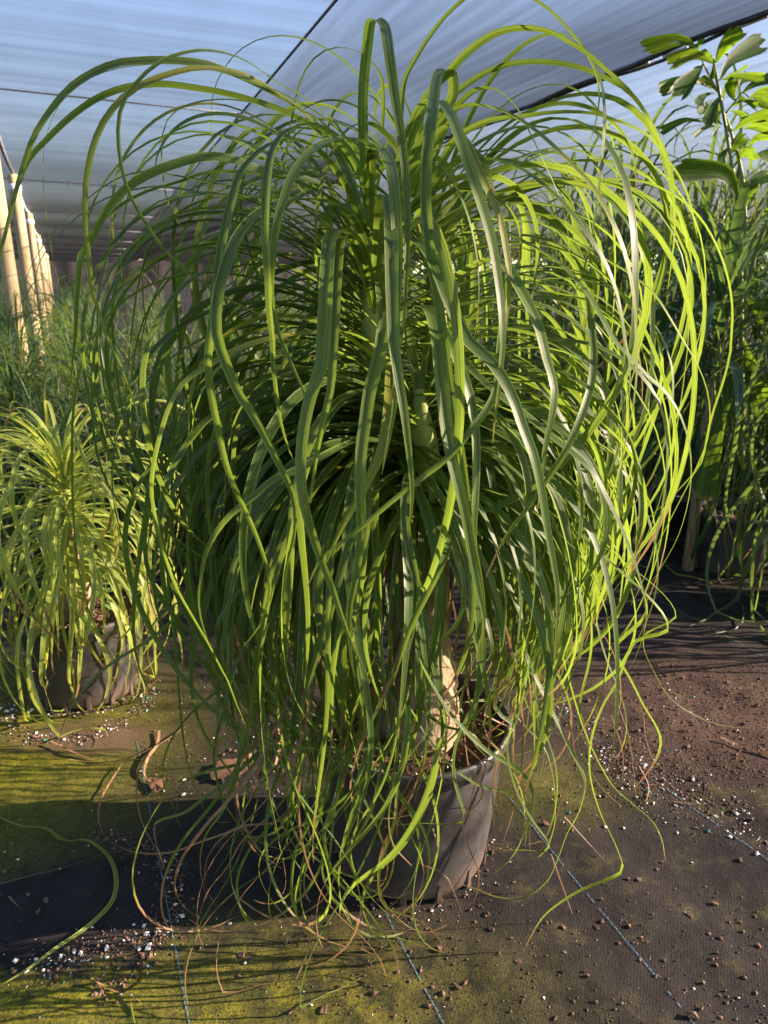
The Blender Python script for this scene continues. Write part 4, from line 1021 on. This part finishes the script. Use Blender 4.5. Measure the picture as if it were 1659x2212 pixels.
strip([(-20, 1764), (50, 1792), (100, 1800), (140, 1822), (185, 1822), (215, 1843), (240, 1868), (252, 1905), (247, 1945), (225, 1985), (180, 2020), (120, 2065), (70, 2100), (20, 2135), (-20, 2150)], .012, M_LEAF_Y, 'long yellow-green fallen leaf curving over the dark ground at lower left', .0, .008, prof='oval', twist=.5)
strip([(110, 1605), (160, 1630), (200, 1642), (240, 1645), (290, 1636), (330, 1618), (370, 1592), (402, 1570)], .010, M_DRY, 'dry tan leaf strip curved in front of the small pot')
strip([(150, 1648), (200, 1650), (260, 1648), (310, 1640)], .006, M_DRY, 'short tan leaf strip just below the curved dry strip')
strip([(265, 1655), (225, 1720), (213, 1760), (220, 1800), (250, 1835), (300, 1852), (370, 1848), (440, 1825), (500, 1800), (560, 1765)], .005, M_DRY, 'thin dry leaf looping through the shadow of the big pot', twist=2)
strip([(-20, 1920), (60, 1900), (140, 1880), (230, 1855), (300, 1830), (350, 1800), (380, 1760), (385, 1720)], .004, M_DRY, 'straight thin dry leaf running in from the left edge', twist=1)
strip([(345, 1580), (340, 1610), (322, 1640), (312, 1670), (318, 1690)], .009, M_DRY, 'bent dry leaf leading to the curled brown leaf')
strip([(600, 1560), (605, 1610), (590, 1680)], .009, M_DRY, 'pale dry leaf standing beside the big pot at left')
strip([(1555, 1600), (1600, 1615), (1680, 1640)], .010, M_DRY, 'dry tan leaf strip at the right edge of the sunlit soil')
strip([(1455, 1735), (1520, 1737), (1545, 1722), (1530, 1680)], .004, M_DRY, 'thin bent dry leaf on the perlite at right')
strip([(200, 2130), (240, 2145), (290, 2165), (330, 2200)], .005, M_DRY, 'thin dry stalk near the bottom left corner')
strip([(20, 1940), (50, 1975)], .004, M_DRY, 'tiny dry twig on the dark patch at the left edge', prof='tail')
strip([(1380, 1660), (1400, 1700), (1395, 1740)], .004, M_DRY, 'short curled dry leaf tip right of the big pot', prof='tail')
# broad brown leaves
def broad(px, label, seed):
    rg = random.Random(seed); pts = [gnd(u, v) for u, v in px]; c = sum(pts, Vector()) / len(pts)
    V = [(c.x, c.y, ground_h(c.x, c.y) + .016)]; F = []
    ring = []
    for i in range(len(pts)):
        a, b = pts[i], pts[(i + 1) % len(pts)]
        for s in (0, .33, .66): ring.append(a.lerp(b, s) * (1 + rg.uniform(-.004, .004)))
    for q in (.5, 1.0):
        for p in ring:
            m = c.lerp(p, q); V.append((m.x, m.y, ground_h(m.x, m.y) + .008 + rg.uniform(0, .012)))
    n = len(ring)
    for i in range(n):
        j = (i + 1) % n; F.append((0, 1 + i, 1 + j)); F.append((1 + i, 1 + n + i, 1 + n + j, 1 + j))
    A = [(.5, .5, .6, .0)] * len(V)
    tag(link('brown_leaf', leaf_mesh('brown_leaf', [(V, F, A)]), M_BROWN), label, 'fallen leaf', 'fallen leaves on the ground cloth')
M_BROWN = leaf_mat('brown_broad_leaf', (.20, .10, .05), (.34, .19, .10), (.25, .12, .05), .2, .7)
broad([(452, 1672), (475, 1652), (520, 1640), (548, 1632), (553, 1648), (540, 1668), (515, 1685), (485, 1692), (458, 1690)], 'broad brown dead leaf lying left of the big pot', 3)
broad([(315, 1690), (330, 1682), (358, 1688), (352, 1705), (338, 1712), (322, 1702)], 'small curled brown leaf on the thread line left of the big pot', 4)
# one fresh grass blade at the lower edge
g = gnd(290, 2212)
pts = [Vector((g.x, g.y, 0)) + Vector((.0, 0, .06)) * s for s in np.linspace(0, 1, 8)]
tag(link('grass_blade', leaf_mesh('grass_blade', [leaf_geo(pts, .006, .3, .4, 2, .8, 0, 'tail', Vector((1, 0, 0)))]), M_LEAF_Y), 'single bright green grass blade at the bottom edge', 'grass')
